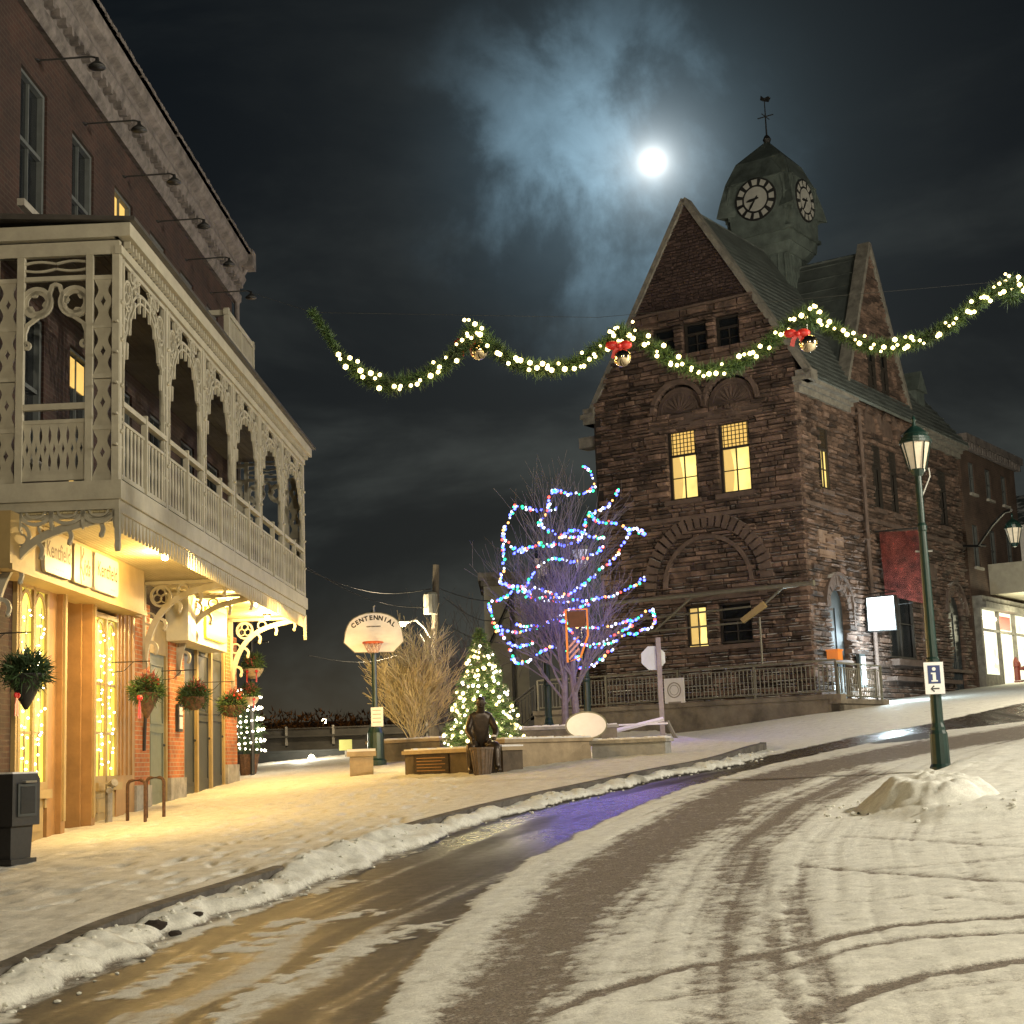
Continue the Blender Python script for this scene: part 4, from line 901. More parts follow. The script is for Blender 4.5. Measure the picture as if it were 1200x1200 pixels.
fr=lambda a,z,n:(TC[0]+n,TC[1]+a,z); b.prism([(.08,24.3),(-.15,24.2),(-.24,24.34),(-.15,24.42),(.0,24.38),(.12,24.52),(.16,24.36)],-.015,.015,fr); b.tube([(TC[0],TC[1],23.8),(TC[0],TC[1],24.4)],.018,5); b.obj('weather_vane',m_iron,clk)
b=B(); b.lathe([(.05,0),(.05,.35),(.18,.36),(.15,.44),(.05,.5)],(TC[0]-.45,TC[1]+.62,21.55),10); b.obj('vent',m_iron,clk)
# entrance ramp, its concrete wall and rail
R0=-2.04
b=B(); b.box(R0,R0+.25,-1.55,8.3,1.4,2.93); b.box(R0-.06,R0+.31,-1.62,8.3,2.93,3.06); b.box(R0,3.1,-1.55,-1.30,1.8,2.80); b.box(R0-.06,1.4,-1.62,-1.28,2.80,2.93) ; b.box(R0+.25,-.3,-1.3,8.3,1.6,2.80); b.box(-.3,3.1,-1.3,-.1,1.6,2.80)
b.obj('ramp_wall',m_conc,clk)
def railing(b,p0,p1,z0,z1,step=.13,post=1.6,r=.014,pw=.03,zt=None):
    p0,p1=Vector((*p0,0)),Vector((*p1,0)); L=(p1-p0).length; d=(p1-p0)/L; dz=(zt or 0)
    for zz,rr in ((z1,.03),(z1-.12,.015),(z0+.09,.02)): b.tube([p0+Vector((0,0,zz)),p1+Vector((0,0,zz+dz))],rr,6)
    for i in range(int(L/step)+1): q=p0+d*min(L,i*step); t=i*step/L*dz; b.tube([q+Vector((0,0,z0+.09+t)),q+Vector((0,0,z1-.12+t))],r,4,False)
    n=max(1,round(L/post))
    for i in range(n+1): q=p0+d*(L*i/n); t=dz*i/n; b.box(q.x-pw,q.x+pw,q.y-pw,q.y+pw,z0+t,z1+t)
b=B(); railing(b,(R0+.12,-1.45),(R0+.12,8.2),3.06,3.98,.125,2.4,.017); railing(b,(R0+.12,-1.45),(1.3,-1.45),2.93,3.9,.13,1.6,.014)
b.obj('ramp_railing',m_rail,clk)
b=B()
for i in range(6): b.box(R0+.1,R0+1.6,8.3+i*.3,8.6+i*.3,1.4,2.8-.19*i)
railing(b,(R0+.12,8.3),(R0+.12,10.2),2.9,3.85,.13,1.0,.015,zt=-1.1); b.obj('steps',m_iron,clk)
b=B(); blocks(b,1.6,4.55,lambda z:(6.95,9.0),[],lambda a,z,n:(1.2-n,a,z)); b.box(1.45,6,6.95,8.98,1.6,4.5); b.cur=1; b.box(1.0,6.1,6.9,9.1,4.55,4.7); b.obj('annex',[m_stone,m_coping],clk)
# folded awning frame over the ramp
aw=thing('awning_frame','bare metal awning frame above the ramp on the stone front','awning',Cw(-1.5,2.6,4),CRZ)
b=B(); b.tube([(0,-3.35,2.16),(0,3.5,2.16)],.06,8); b.tube([(0,-3.42,2.16),(0,-3.33,2.16)],.085,8); b.tube([(.3,-1.3,1.70),(.3,2.8,1.62)],.03,6); b.tube([(.1,-1.1,1.25),(.1,2.6,1.22)],.03,6)
b.obj('roller_bar',m_rail,aw)
for s0,s1 in ((.4,1.75),(-2.45,-1.15)):
    b=B(); b.tube([(0,s0,2.1),(.15,s1,1.25)],.035,6); b.tube([(0,s0,2.1),(1.45,s0-.1,2.3)],.03,6); b.obj('arm',m_rail,aw)
b=B(); b.tube([(.05,-1.68,1.35),(.05,-1.68,0.0)],.03,6); b.obj('post',m_rail,aw)
b=B(); b.prism([(-1.95,1.62),(-1.2,1.22),(-1.12,1.34),(-1.85,1.78)],-.05,.05,lambda a,z,n:(n,a,z)); b.obj('folded_fabric',m_cream2,aw)
# ================================================================== neighbour to the right
nb=thing('brick_shop_building','three storey brown brick shop beyond the stone building','building',Cw(14.6,0,0),CRZ)
ops=[(.9+2.0*k,1.55+2.0*k,10.9,12.1) for k in range(3)]+[(.75+2.1*k,1.45+2.1*k,8.1,9.7) for k in range(3)]
b=B(); holes_wall(b,0,6.8,3,13,ops+[(.3,6.6,3.4,6.5)],LF); b.add([(0,0,3),(0,0,13),(0,9,13),(0,9,3)],[(0,1,2,3)]); b.add([(6.8,0,3),(6.8,0,13),(6.8,9,13),(6.8,9,3)],[(0,1,2,3)]); b.obj('wall',m_brick2,nb)
b=B(); b.box(.01,6.79,.32,9,2.5,12.95); b.obj('core',m_dark,nb)
b=B(); b.box(-.05,6.95,-.35,.3,12.72,12.95); b.box(-.02,6.9,-.15,.3,12.5,12.72); b.box(-.05,6.95,-.35,9,12.95,13.0)
for i in range(22): b.box(.1+i*.31,.22+i*.31,-.3,-.1,12.45,12.72)
b.obj('cornice',m_cornice,nb)
for (a0,a1,z0,z1) in ops: sash(nb,a0,a1,z0,z1,LF)
# its lit shopfront and gallery
b=B(); b.box(0.05,7.2,-.5,.1,6.5,6.72); b.box(0.05,7.2,-.38,.1,6.72,6.95); b.box(.1,.3,-.25,.1,3.2,6.5); b.box(2.35,2.45,-.22,.1,3.5,6.5); b.box(4.3,4.42,-.22,.1,3.5,6.5); b.box(6.5,6.7,-.25,.1,3.3,6.5); b.box(.3,2.4,-.2,.1,3.2,4.1); b.box(.3,6.6,-.2,-.1,5.7,5.78)
b.obj('shopfront_frame',m_coping,nb)
b=B(); b.add([(.3,-.08,4.0),(6.6,-.08,4.0),(6.6,-.08,6.5),(.3,-.08,6.5)],[(0,1,2,3)]); b.add([(2.45,-.08,3.4),(4.3,-.08,3.4),(4.3,-.08,4),(2.45,-.08,4)],[(0,1,2,3)])
def dispmat():
    mt=bpy.data.materials.new('lit_display'); mt.use_nodes=True; nt,N,L=nodes(mt); b_=N['Principled BSDF']; tc=N.new('ShaderNodeTexCoord'); v=N.new('ShaderNodeTexVoronoi'); v.inputs['Scale'].default_value=3.2; L.new(tc.outputs['Object'],v.inputs['Vector'])
    hs=N.new('ShaderNodeHueSaturation'); hs.inputs['Saturation'].default_value=.35; hs.inputs['Value'].default_value=1.3; L.new(v.outputs['Color'],hs.inputs['Color'])
    mx=N.new('ShaderNodeMix'); mx.data_type='RGBA'; mx.inputs['Factor'].default_value=.62; mx.inputs['B'].default_value=(1,.95,.55,1); L.new(hs.outputs['Color'],mx.inputs['A'])
    L.new(mx.outputs['Result'],b_.inputs['Emission Color']); b_.inputs['Emission Strength'].default_value=1.25; b_.inputs['Base Color'].default_value=(.2,.2,.15,1); mt.cycles.emission_sampling='NONE'; return mt
b.obj('display_window',dispmat(),nb)
b=B(); b.box(2.6,4.0,-.14,-.10,5.85,6.35); b.obj('red_transom_panel',M('red_neon_panel',(.4,.03,.02),.5,0,bump=0,emit=(1,.10,.05),es=.6),nb)
for k in range(4):
    b=B(); b.ico((.7+k*.5,-.12,6.2),.07,1); b.obj('display_lamp',m_bwh,nb)
b=B(); b.box(2.3,7.2,-1.5,0,7.15,7.35); b.box(2.3,2.4,-1.5,0,7.35,8.3); b.box(2.3,7.2,-1.5,-1.42,8.25,8.33); b.box(2.3,7.2,-1.5,-1.44,7.35,7.42)
fr=lambda a,z,n:(a,-1.46-n,z)
for i in range(9):
    x=2.5+i*.55; b.ribbon(ring(x+.2,7.83,.2,12,.38),.05,.04,fr,0,True); b.ribbon([(x-.08,7.4),(x-.08,8.3)],.05,.05,fr,0)
b.obj('balcony',m_cream,nb)
# pale building still farther up the street
fb=thing('white_house','pale white house just visible at the far right edge','building',Cw(24.5,-.5,0),CRZ)
b=B(); b.box(0,8,0,7,3.5,10.8); b.obj('wall',m_white,fb); b=B(); b.prism([(-.3,10.7),(8.3,10.7),(4,12.6)],-.3,7.3,lambda a,z,n:(a,n,z)); b.obj('roof',m_roof,fb)
for k in range(2):
    b=B(); b.ribbon([(1.2+k*2.4,7.2),(2.2+k*2.4,7.2),(2.2+k*2.4,9),(1.2+k*2.4,9)],.1,.05,LF,.0,True); b.prism([(1.2+k*2.4,7.2),(2.2+k*2.4,7.2),(2.2+k*2.4,9),(1.2+k*2.4,9)],.0,.02,LF); b.obj('window',m_slate,fb)
# ================================================================== things on and beside the stone building
t=thing('banner','faded red banner hung out from the stone side wall','banner',Cw(5.4,-.1,5.9),CRZ)
b=B(); n=10; vs=[]
for i in range(n+1):
    for j in range(13):
        a=.1+i/n*1.45; z=2.45-2.35*j/12*(1 if 1 else 0) - .10*i/n; vs.append((.05*sin(a*5+z*2),-a,z+ (.35*(1-i/n)*(j/12)**2)))
b.add(vs,[(i*13+j,(i+1)*13+j,(i+1)*13+j+1,i*13+j+1) for i in range(n) for j in range(12)])
nodes(m_ban)[1]['Principled BSDF'].inputs['Alpha'].default_value=.72; b2=bmesh.new(); o=b.obj('cloth',m_ban,t); md=o.modifiers.new('s','SOLIDIFY'); md.thickness=.012; b2.free()
b=B(); b.tube([(0,.05,2.48),(0,-1.65,2.44)],.025,6); b.tube([(0,.05,.1),(0,-1.0,.12)],.018,6); b.obj('pole',m_iron,t)
t=thing('hanging_sign','glowing blank white box sign on a bracket by the arched door','sign',Cw(4.1,-.57,5.65),CRZ)
b=B(); b.box(-.09,.09,-.43,.43,-.50,.50); b.obj('light_box',E_('lit_sign_face',(.86,.97,1),3.2),t)
b=B(); b.ribbon([(-.45,-.52),(.45,-.52),(.45,.52),(-.45,.52)],.05,.22,lambda a,z,n:(n,a,z),-.11,True); b.box(-.02,.02,-.5,.5,.62,.65); b.box(-.02,.02,-.02,.02,.5,.64); b.tube([(0,.5,.9),(0,.1,.8),(0,-.45,.65)],.012,5); b.obj('bracket',m_iron,t)
t=thing('notice_case','white notice case fixed to the floodlit stone beside the arched door','notice board',Cw(3.15,-.15,3.9),CRZ)
b=B(); b.box(-.22,.22,-.06,.05,-.5,.5); b.obj('case',m_slate,t); b=B(); b.box(-.14,.18,-.075,-.06,-.42,.42); b.obj('sheet',m_white,t)
t=thing('newspaper_bin','small orange box on the corner of the ramp railing','box',Cw(R0+.35,-1.35,3.98),CRZ)
b=B(); b.box(-.16,.16,-.16,.16,0,.27); b.box(-.18,.18,-.18,.18,.25,.29); b.obj('box',m_orange,t)
t=thing('notice_sign','square white notice with a round emblem on the ramp railing','sign',Cw(R0-.0,3.42,3.35),CRZ)
fr=lambda a,z,n:(-n,a,z); b=B(); b.prism([(-.32,-.42),(.32,-.42),(.32,.42),(-.32,.42)],.02,.05,fr); b.obj('panel',m_white,t)
b=B(); b.ribbon(ring(0,.08,.21,20),.03,.006,fr,.05,True); b.ribbon(ring(0,.08,.14,16),.015,.006,fr,.05,True); b.box(-.058,-.05,-.2,.2,-.3,-.25); b.obj('emblem',M('grey_ink',(.25,.22,.18),.6,0,bump=0),t)
# fire hydrant
h0=G(1185,808,.3); t=thing('fire_hydrant','dark red fire hydrant on the far snowy pavement by the lit shop','hydrant',(19.2,59.5,zb(19.2,59.5)))
b=B(); b.lathe([(.22,0),(.22,.06),(.14,.08),(.13,.6),(.18,.62),(.18,.68),(.16,.78),(.08,.90),(.04,.98)],n=12); b.obj('barrel',M('hydrant_red',(.16,.03,.02),.5,.2,6,.1,snow=.1),t,smooth=False)
for s in (-1,1): b=B(); b.tube([(0,0,.55),(s*.28,0,.55)],.075,8); b.tube([(s*.26,0,.55),(s*.31,0,.55)],.10,6); b.obj('nozzle',bpy.data.materials['hydrant_red'],t)
# ================================================================== street furniture
def lantern(t,z,s=1.,lit=None,glow=None):
    b=B(); b.lathe([(.05*s,-.02),(.07*s,0),(.10*s,.05*s),(.11*s,.08*s)],(0,0,z),8); 
    for j in range(8):
        a=2*pi*j/8+pi/8; b.tube([(.115*s*cos(a),.115*s*sin(a),z+.06*s),(.205*s*cos(a),.205*s*sin(a),z+.46*s)],.010*s,4)
    b.lathe([(.225*s,.45*s),(.225*s,.49*s),(.20*s,.50*s),(.20*s,.53*s),(.17*s,.56*s),(.19*s,.58*s),(.13*s,.63*s),(.07*s,.68*s),(.03*s,.70*s),(.02*s,.76*s),(.035*s,.79*s),(.0*s,.86*s)],(0,0,z),16)
    o=b.obj('lantern',m_green,t,smooth=False); g=B(); g.lathe([(.10*s,.07*s),(.195*s,.455*s)],(0,0,z),8,pi/8); g.obj('glass',glow or m_lglass,o)
def post(t,h,r0,r1,base=True):
    b=B(); pr=[(r0*1.9,0),(r0*1.9,.10),(r0*1.6,.14),(r0*1.5,.55),(r0*1.25,.60),(r0*1.25,.64),(r0,.7)] if base else [(r0,0)]
    pr+=[(r0*.97,h*.35),(r0*1.15,h*.36),(r0*1.15,h*.375),(r0*.95,h*.38),(r1*1.1,h*.80),(r1*1.35,h*.805),(r1*1.35,h*.82),(r1,h*.83),(r1,h)]
    b.lathe(pr,n=14); return b.obj('pole',m_green,t)
m_lglass=M('glowing_frosted_glass',(.55,.48,.36),.35,.15,6,0,emit=(1,.85,.6),es=.16); m_lglass2=M('glowing_cool_glass',(.6,.6,.62),.3,.1,6,0,emit=(.75,.8,1),es=.4)  # lanterns are off; weak emission paints the paleness of their panes
lp=P(1103,900,21.5); z0=zb(lp.x,lp.y)+.28
t=thing('street_lamp','tall dark green heritage lamp post rising from the snow pile','street lamp',(lp.x,21.5,z0-.3))
post(t,4.22,.082,.050); lantern(t,4.19,1.02)
b=B(); b.tube([(.03,0,3.87),(.17,0,4.17),(.16,0,4.29)],.012,5); b.tube([(-.12,0,3.1),(.12,0,3.1)],.015,5); b.tube([(-.1,0,1.85),(.12,0,1.85)],.012,5); b.obj('bracket',m_steel,t)
t2=thing('information_sign','white sign with blue i square and arrow on the lamp post','sign',(lp.x-.03,21.5-.115,2.53))
fr=lambda a,z,n:(a,-n,z); b=B(); c=.02; b.prism([(-.135,-.23),(.135,-.23),(.135,.21),(-.135,.21)],0,.012,fr); b.obj('panel',M('sign_white',(.72,.72,.70),.5,.04,5,0),t2)
b=B(); b.prism([(-.085,-.085),(.085,-.085),(.085,.165),(-.085,.165)],.012,.016,fr); b.obj('blue_square',M('sign_blue',(.015,.03,.12),.5,0,bump=0),t2)
b=B(); b.prism([(-.022,-.06),(.022,-.06),(.022,.065),(-.022,.065)],.016,.020,fr); b.prism([(-.045,-.06),(.045,-.06),(.045,-.04),(-.045,-.04)],.0165,.0205,fr); b.prism([(-.045,.045),(0,.045),(0,.065),(-.045,.065)],.0165,.0205,fr); b.prism(ring(0,.115,.026,12),.016,.020,fr); b.obj('letter_i',bpy.data.materials['sign_white'],t2)
b=B(); b.ribbon([(.06,-.155),(-.05,-.155)],.018,.004,fr,.012); b.ribbon([(-.01,-.115),(-.055,-.155),(-.01,-.195)],.018,.004,fr,.0125); b.obj('arrow',m_iron,t2)
for k,(px,py,d,lab,gl_) in enumerate(((636,668,40.2,'green heritage lamp behind the bare tree, lantern glass dull and warm',None),(681,658,39.6,'green heritage lamp behind the bare tree, lantern glass pale and cool',m_lglass2))):
    q=P(px,py,d); g=zb(q.x,d)+.12; t=thing('street_lamp',lab,'street lamp',(q.x,d,g),group='heritage street lamps'); h=q.z-g-.25; post(t,h,.09,.055); lantern(t,h-.02,1.25,glow=gl_)
q=P(1189,640,50); a0=P(1127,640,55.5); t=thing('wall_lantern','heritage lantern on a long curved iron arm from the stone wall, far right','lamp',(q.x,50,q.z)); v=a0-q
lantern(t,0,1.3); b=B(); b.tube([v,v+Vector((.6,-.8,-.12)),v*.65+Vector((0,0,.05)),v*.35+Vector((0,0,.75)),v*.12+Vector((0,0,1.15)),Vector((0,0,1.2))],.05,6); b.obj('arm',m_iron,t)
# banner light shape on the pole in the tree
q=P(677,745,36.2); t=thing('pole_banner','small orange outlined pennant decoration on the pole within the bare tree','banner',(q.x,36.2,q.z)); fr=lambda a,z,n:(a,-n,z)
b=B(); b.ribbon([(-.26,.62),(.24,.62),(.24,.0),(.05,-.5),(-.26,-.62)],.05,.03,fr,0,True); b.obj('outline',m_orange,t)
b=B(); b.prism([(-.22,.58),(.20,.58),(.20,.2),(-.22,.2)],0,.012,fr); b.obj('panel',M('brown_panel',(.12,.04,.02),.6,.2,6,0),t)
b=B()
for k in range(3): b.ribbon([(-.22,-.55+k*.14),(.02,-.30+k*.14)],.045,.02,fr,0)
b.obj('stripe',M('pale_stripe',(.6,.3,.3),.6,0,bump=0),t)
# sign shaped like a basketball backboard on a lamp column
q=P(441,899,36); g0=zb(q.x,36)+.14; t=thing('backboard_sign','white fan shaped backboard sign reading CENTENNIAL with an orange hoop','sign',(q.x,36,g0))
b=B(); b.lathe([(.24,0),(.24,.12),(.20,.16),(.19,.75),(.15,.85),(.13,.95),(.10,1.0),(.10,1.1),(.065,1.2),(.055,3.6)],n=14); b.obj('pole',m_green,t)
tt=P(438,742,35.85); ox=tt.x-q.x; oz=tt.z-g0; fr=lambda a,z,n:(ox+a,-.12-n,oz+z)
bp_=[(-.70,-.20),(-.45,-.44),(.45,-.46),(.70,-.22),(.66,.05)]+[(.62*cos(rad(k)),.12+.36*sin(rad(k))) for k in range(10,171,16)]+[(-.66,.05)]
b=B(); b.prism(bp_,0,.05,fr); b.obj('backboard',M('backboard_white',(.78,.72,.72),.5,.05,5,0),t)
b=B()
w='CENTENNIAL'
for i,ch in enumerate(w):
    a=rad(137-94*i/(len(w)-1)); R_=.60; text_into(b,ch,.145,fr,R_*cos(a)*1.0,-.19+R_*sin(a)*.84,.05,.006,True,rot=(a-pi/2)*.8,bold=.006)
for k in range(11): x=-.16+k*.03; b.prism([(x,.14),(x+.02,.14),(x+.02,.17),(x,.17)],.05,.056,fr)
b.obj('lettering',M('black_ink',(.015,.012,.012),.6,0,bump=0),t)
b=B(); b.ribbon(bp_,.02,.012,fr,.045,True); b.obj('border',m_rail,t)
mh=M('hoop_orange',(.55,.10,.03),.5,.05,5,0)
b=B(); b.tube([(ox+.23*cos(2*pi*i/16),-.42+.23*sin(2*pi*i/16),oz-.24) for i in range(17)],.022,5); b.tube([(ox-.08,-.17,oz-.24),(ox-.08,-.25,oz-.24)],.02,4); b.tube([(ox+.08,-.17,oz-.24),(ox+.08,-.25,oz-.24)],.02,4); hp=b.obj('hoop',mh,t)
b=B()
for j in range(12):
    for s in (-1,1):
        pts=[]
        for i in range(4): a=2*pi*(j+s*i*.5)/12; r=.22-.035*i; pts.append((ox+r*cos(a),-.42+r*sin(a),oz-.25-.075*i))
        b.tube(pts,.008,3,False)
b.obj('net',M('net_cord',(.5,.32,.28),.8,0,bump=0),hp)
b=B(); b.tube([(ox,-.05,oz+.5),(ox,-.05,oz+.62),(ox+.03,-.05,oz+.66)],.02,5); b.tube([(ox,-.1,oz-.1),(0,0,oz-.3)],.03,5); b.obj('bracket',m_steel,t)
n_=P(442,840,35.8); tn=thing('notice_sign','small white notice strapped to the backboard pole','sign',(n_.x,35.8,n_.z)); b=B(); b.box(-.14,.14,-.02,.02,-.22,.22); b.obj('panel',m_white,tn); b=B()
for k in range(4): b.box(-.1,.09,-.024,-.02,.14-k*.09,.155-k*.09)
b.obj('lettering',bpy.data.materials['grey_ink'],tn)
# stop sign seen from behind
q=P(777,866,39.5); g0=zb(q.x,39.5); t=thing('stop_sign','bare metal back of an octagonal stop sign on a wooden post','sign',(q.x,39.5,g0))
sc=P(763,771,39.5); b=B(); b.box(-.06,.06,-.05,.05,0,2.65); b.obj('post',M('pale_post',(.34,.29,.25),.8,.15,4,.2),t)
fr=lambda a,z,n:(sc.x-q.x+.06+a,.06+n,sc.z-g0+z); b=B(); b.prism([(.33*cos(pi/8+k*pi/4),.33*sin(pi/8+k*pi/4)) for k in range(8)],0,.012,fr); b.obj('plate',M('sign_back',(.42,.44,.42),.4,.08,4,0,metal=.4),t)
# oval board
q=P(687,850,34.6); g0=zb(q.x,34.6)+.15; t=thing('oval_sign','blank pale oval board standing behind the stone planter wall','sign',(q.x,34.6,g0)); fr=lambda a,z,n:(a,-n,q.z-g0+z)
b=B(); b.prism(ring(0,0,.47,36,.31),0,.05,fr); b.obj('panel',M('oval_white',(.74,.68,.72),.6,.05,5,0),t)
b=B(); b.ribbon(ring(0,0,.455,36,.295),.03,.012,fr,.045,True); b.obj('border',m_rail,t)
for s in (-1,1): b=B(); b.box(s*.3-.03,s*.3+.03,.0,.06,0,q.z-g0-.1); b.obj('leg',m_wood,t)
# planter walls, pillar, plaque wall
def wallseg(name,lab,cat,p0,p1,h,mt,th=.35,cap=None,caph=.07,off_=.12,group=None):
    a=Vector(p0); c=Vector(p1); d=Vector((c.x-a.x,c.y-a.y,0)); L=d.length; rz=math.atan2(d.y,d.x); t=thing(name,lab,cat,(a.x,a.y,0),rz,group)
    za,zc=zb(a.x,a.y)+off_,zb(c.x,c.y)+off_; top=max(za,zc)+h if cap!='slope' else None
    b=B(); b.box(0,L,0,th,min(za,zc)-.4,(top or za+h)); b.obj('wall',mt,t)
    b=B(); b.box(-.04,L+.04,-.05,th+.05,top,top+caph); b.obj('coping',cap or m_lime,t)
    b=B(); n=40
    for i in range(n):
        x0=L*i/n; b.box(x0,L*(i+1)/n+.002,-.02,th+.02,top+caph,top+caph+.015+.03*random.random())
    b.obj('snow_cap',m_snow,t); return t
g1=G(592,903,.13); g2=G(693,889,.13); g3=G(780,884,.13)
wallseg('planter_wall','warm lit limestone planter wall right of the statue','wall',g1,g2,.36,m_lime,.3,group='stone planter walls')
wallseg('planter_wall','grey limestone planter wall in front of the stop sign','wall',g2+Vector((.02,0,0)),g3,.26,M('grey_lime',(.30,.30,.29),.85,.2,3,.4,snow=.2),.3,m_ashbase,group='stone planter walls')
g4=G(475,908,.13); g5=G(590,905,.13)
pl=wallseg('plaque_wall','dark plinth wall with a long bronze plaque beside the statue','wall',g4,g5,.40,M('dark_plinth',(.10,.075,.05),.8,.3,3,.4),.5,m_lime)
b=B(); L=(Vector(g5)-Vector(g4)).length; zt=max(zb(g4.x,g4.y),zb(g5.x,g5.y))+.12; b.box(.3,1.35,-.03,.0,zt+.02,zt+.38); b.obj('plaque',m_bronze,pl)
b=B()
for k in range(5): b.box(.4,1.25-.1*(k%2),-.036,-.03,zt+.31-.06*k,zt+.325-.06*k)
b.obj('lettering',m_ochre,pl)
g6=G(432,888,.13); g7=G(500,897,.13)
wallseg('planter_wall','low pale planter wall running behind the backboard pole','wall',Vector((-3.75,38.2,0)),Vector((-1.9,36.6,0)),.45,m_conc,.3,group='stone planter walls')
wallseg('planter_wall','snow topped dark wall behind the oval board','wall',Vector((-.6,36.5,0)),Vector((2.3,36.8,0)),.42,m_conc,.3,m_ashbase,group='stone planter walls')
q=G(424,909,.13); t=thing('stone_pillar','short square stone pillar at the end of the low wall','pillar',(q.x,q.y,zb(q.x,q.y)+.1),.1)
b=B(); b.box(-.24,.24,0,.48,-.1,.42); b.obj('shaft',m_lime,t); b=B(); b.box(-.30,.30,-.06,.54,.42,.52); b.obj('cap',m_lime,t); b=B(); b.box(-.29,.29,-.05,.53,.52,.57); b.obj('snow_cap',m_snow,t)
# snow-covered folded bench frame
q=P(735,868,37.5); t=thing('park_bench','snow covered low bench lying behind the grey planter wall','bench',(q.x,37.5,zb(q.x,37.5)+.12))
b=B(); b.tube([(-1.2,0,.62),(-.3,0,.30)],.07,6); b.tube([(-.3,0,.30),(.9,0,.55)],.06,6); b.tube([(-1.2,.4,.62),(-.3,.4,.30),(.9,.4,.55)],.06,6); b.box(-.25,1.0,-.05,.45,.42,.46); b.obj('seat',m_snow,t)
for x in (-.9,1.0): b=B(); b.tube([(x,0,.5),(x+.25,0,-.05)],.035,6); b.tube([(x,.4,.5),(x+.25,.4,-.05)],.035,6); b.obj('leg',m_rail,t)
# ================================================================== seated bronze statue with basket
def skin(name,verts,edges,radii,mat,parent,loc,rz=0,sub=2):
    me=bpy.data.meshes.new(name); me.from_pydata(verts,edges,[]); o=raw(name,me,parent,loc,(0,0,rz)); me.materials.append(mat)
    md=o.modifiers.new('k','SKIN'); 
    for i,r in enumerate(radii): me.skin_vertices[0].data[i].radius=(r,r) if not isinstance(r,tuple) else r
    me.skin_vertices[0].data[0].use_root=True; md.use_smooth_shade=True
    s=o.modifiers.new('s','SUBSURF'); s.levels=sub; s.render_levels=sub; return o
q=G(566,907,.13); sq_=(q.x,q.y+.0,zb(q.x,q.y)+.13)
st=thing('statue','dark bronze statue of a seated man leaning over a basket','statue',sq_)
V=[(0,.28,.50),(0,.24,.72),(0,.14,.98),(0,.06,1.13),(0,-.02,1.22),(0,-.05,1.36),
   (.17,.10,1.03),(.27,-.02,.78),(.18,-.24,.60),(-.17,.10,1.03),(-.27,-.02,.78),(-.18,-.24,.60),
   (.13,.22,.50),(.24,-.16,.52),(.25,-.20,.10),(.26,-.33,.05),(-.13,.22,.50),(-.24,-.16,.52),(-.25,-.20,.10),(-.26,-.33,.05)]
Ed=[(0,1),(1,2),(2,3),(3,4),(4,5),(2,6),(6,7),(7,8),(2,9),(9,10),(10,11),(0,12),(12,13),(13,14),(14,15),(0,16),(16,17),(17,18),(18,19)]
Rr=[.17,.17,.16,.07,.085,.08,.085,.065,.045,.085,.065,.045,.11,.09,.065,.045,.11,.09,.065,.045]
skin('figure',V,Ed,Rr,m_bronze,st,(0,.0,0),0.15)
for s in (-1,1):
    for k in range(5):
        b=B(); x=s*(.15+.0)+(-.03+.016*k); b.tube([(x,-.24,.60),(x*.98,-.30,.60),(x*.96,-.325,.56),(x*.95,-.32,.52)],[.012,.011,.010,.008],6); b.obj('finger',m_bronze,st)
b=B(); b.ico((0,-.055,1.30),.105,2,(.85,1,1.15)); b.tube([(0,-.15,1.30),(0,-.185,1.265),(0,-.15,1.25)],[.01,.02,.01],6); b.box(-.04,.04,-.155,-.12,1.215,1.235)
for s in (-1,1): b.ico((s*.09,-.04,1.29),.025,1,(.5,1,1.3)); b.ico((s*.035,-.14,1.315),.016,1)
b.obj('head',m_bronze,st,smooth=True)
b=B(); b.lathe([(.14,0),(.20,.46),(.22,.46),(.22,.50),(.19,.50),(.18,.42)],(0,-.42,-.02),16)
for j in range(16): a=2*pi*j/16; b.tube([(.145*cos(a),-.42+.145*sin(a),0),(.205*cos(a),-.42+.205*sin(a),.46)],.012,4)
b.obj('basket',M('basket_bronze',(.14,.10,.07),.55,.25,9,.3),st); b=B(); b.box(-.26,.26,.05,.5,-.1,.40); b.obj('seat',m_bronze,st)
b=B(); b.box(-.2,.2,.10,.26,1.02,1.10); b.ico((.22,-.18,.68),.06,1,(1,1,.4)); b.obj('snow_cap',m_snow,st)
# ================================================================== needles helper
def needles(b,c,r,n,l,w=.012,dirf=None,sq=(1,1,1)):
    vs=[];fs=[]
    P_=rng.normal(size=(n,3)); P_/=np.linalg.norm(P_,axis=1)[:,None]; rr=rng.uniform(.1,1,n)**.6*r; D=rng.normal(size=(n,3)); D=P_*.9+D*.6
    if dirf is not None: D=D*.6+np.array(dirf)
    D/=np.linalg.norm(D,axis=1)[:,None]; W=np.cross(D,rng.normal(size=(n,3))); W/=np.linalg.norm(W,axis=1)[:,None]
    p=np.array(c)+P_*rr[:,None]*np.array(sq); L_=rng.uniform(.6,1.2,n)[:,None]*l
    a=p-W*w/2; d=p+W*w/2; e=p+D*L_
    o=len(b.v); b.v+=[tuple(x) for x in np.stack([a,d,e],1).reshape(-1,3).tolist()]; b.f+=[(o+3*i,o+3*i+1,o+3*i+2) for i in range(n)]; b.mi+=[b.cur]*n
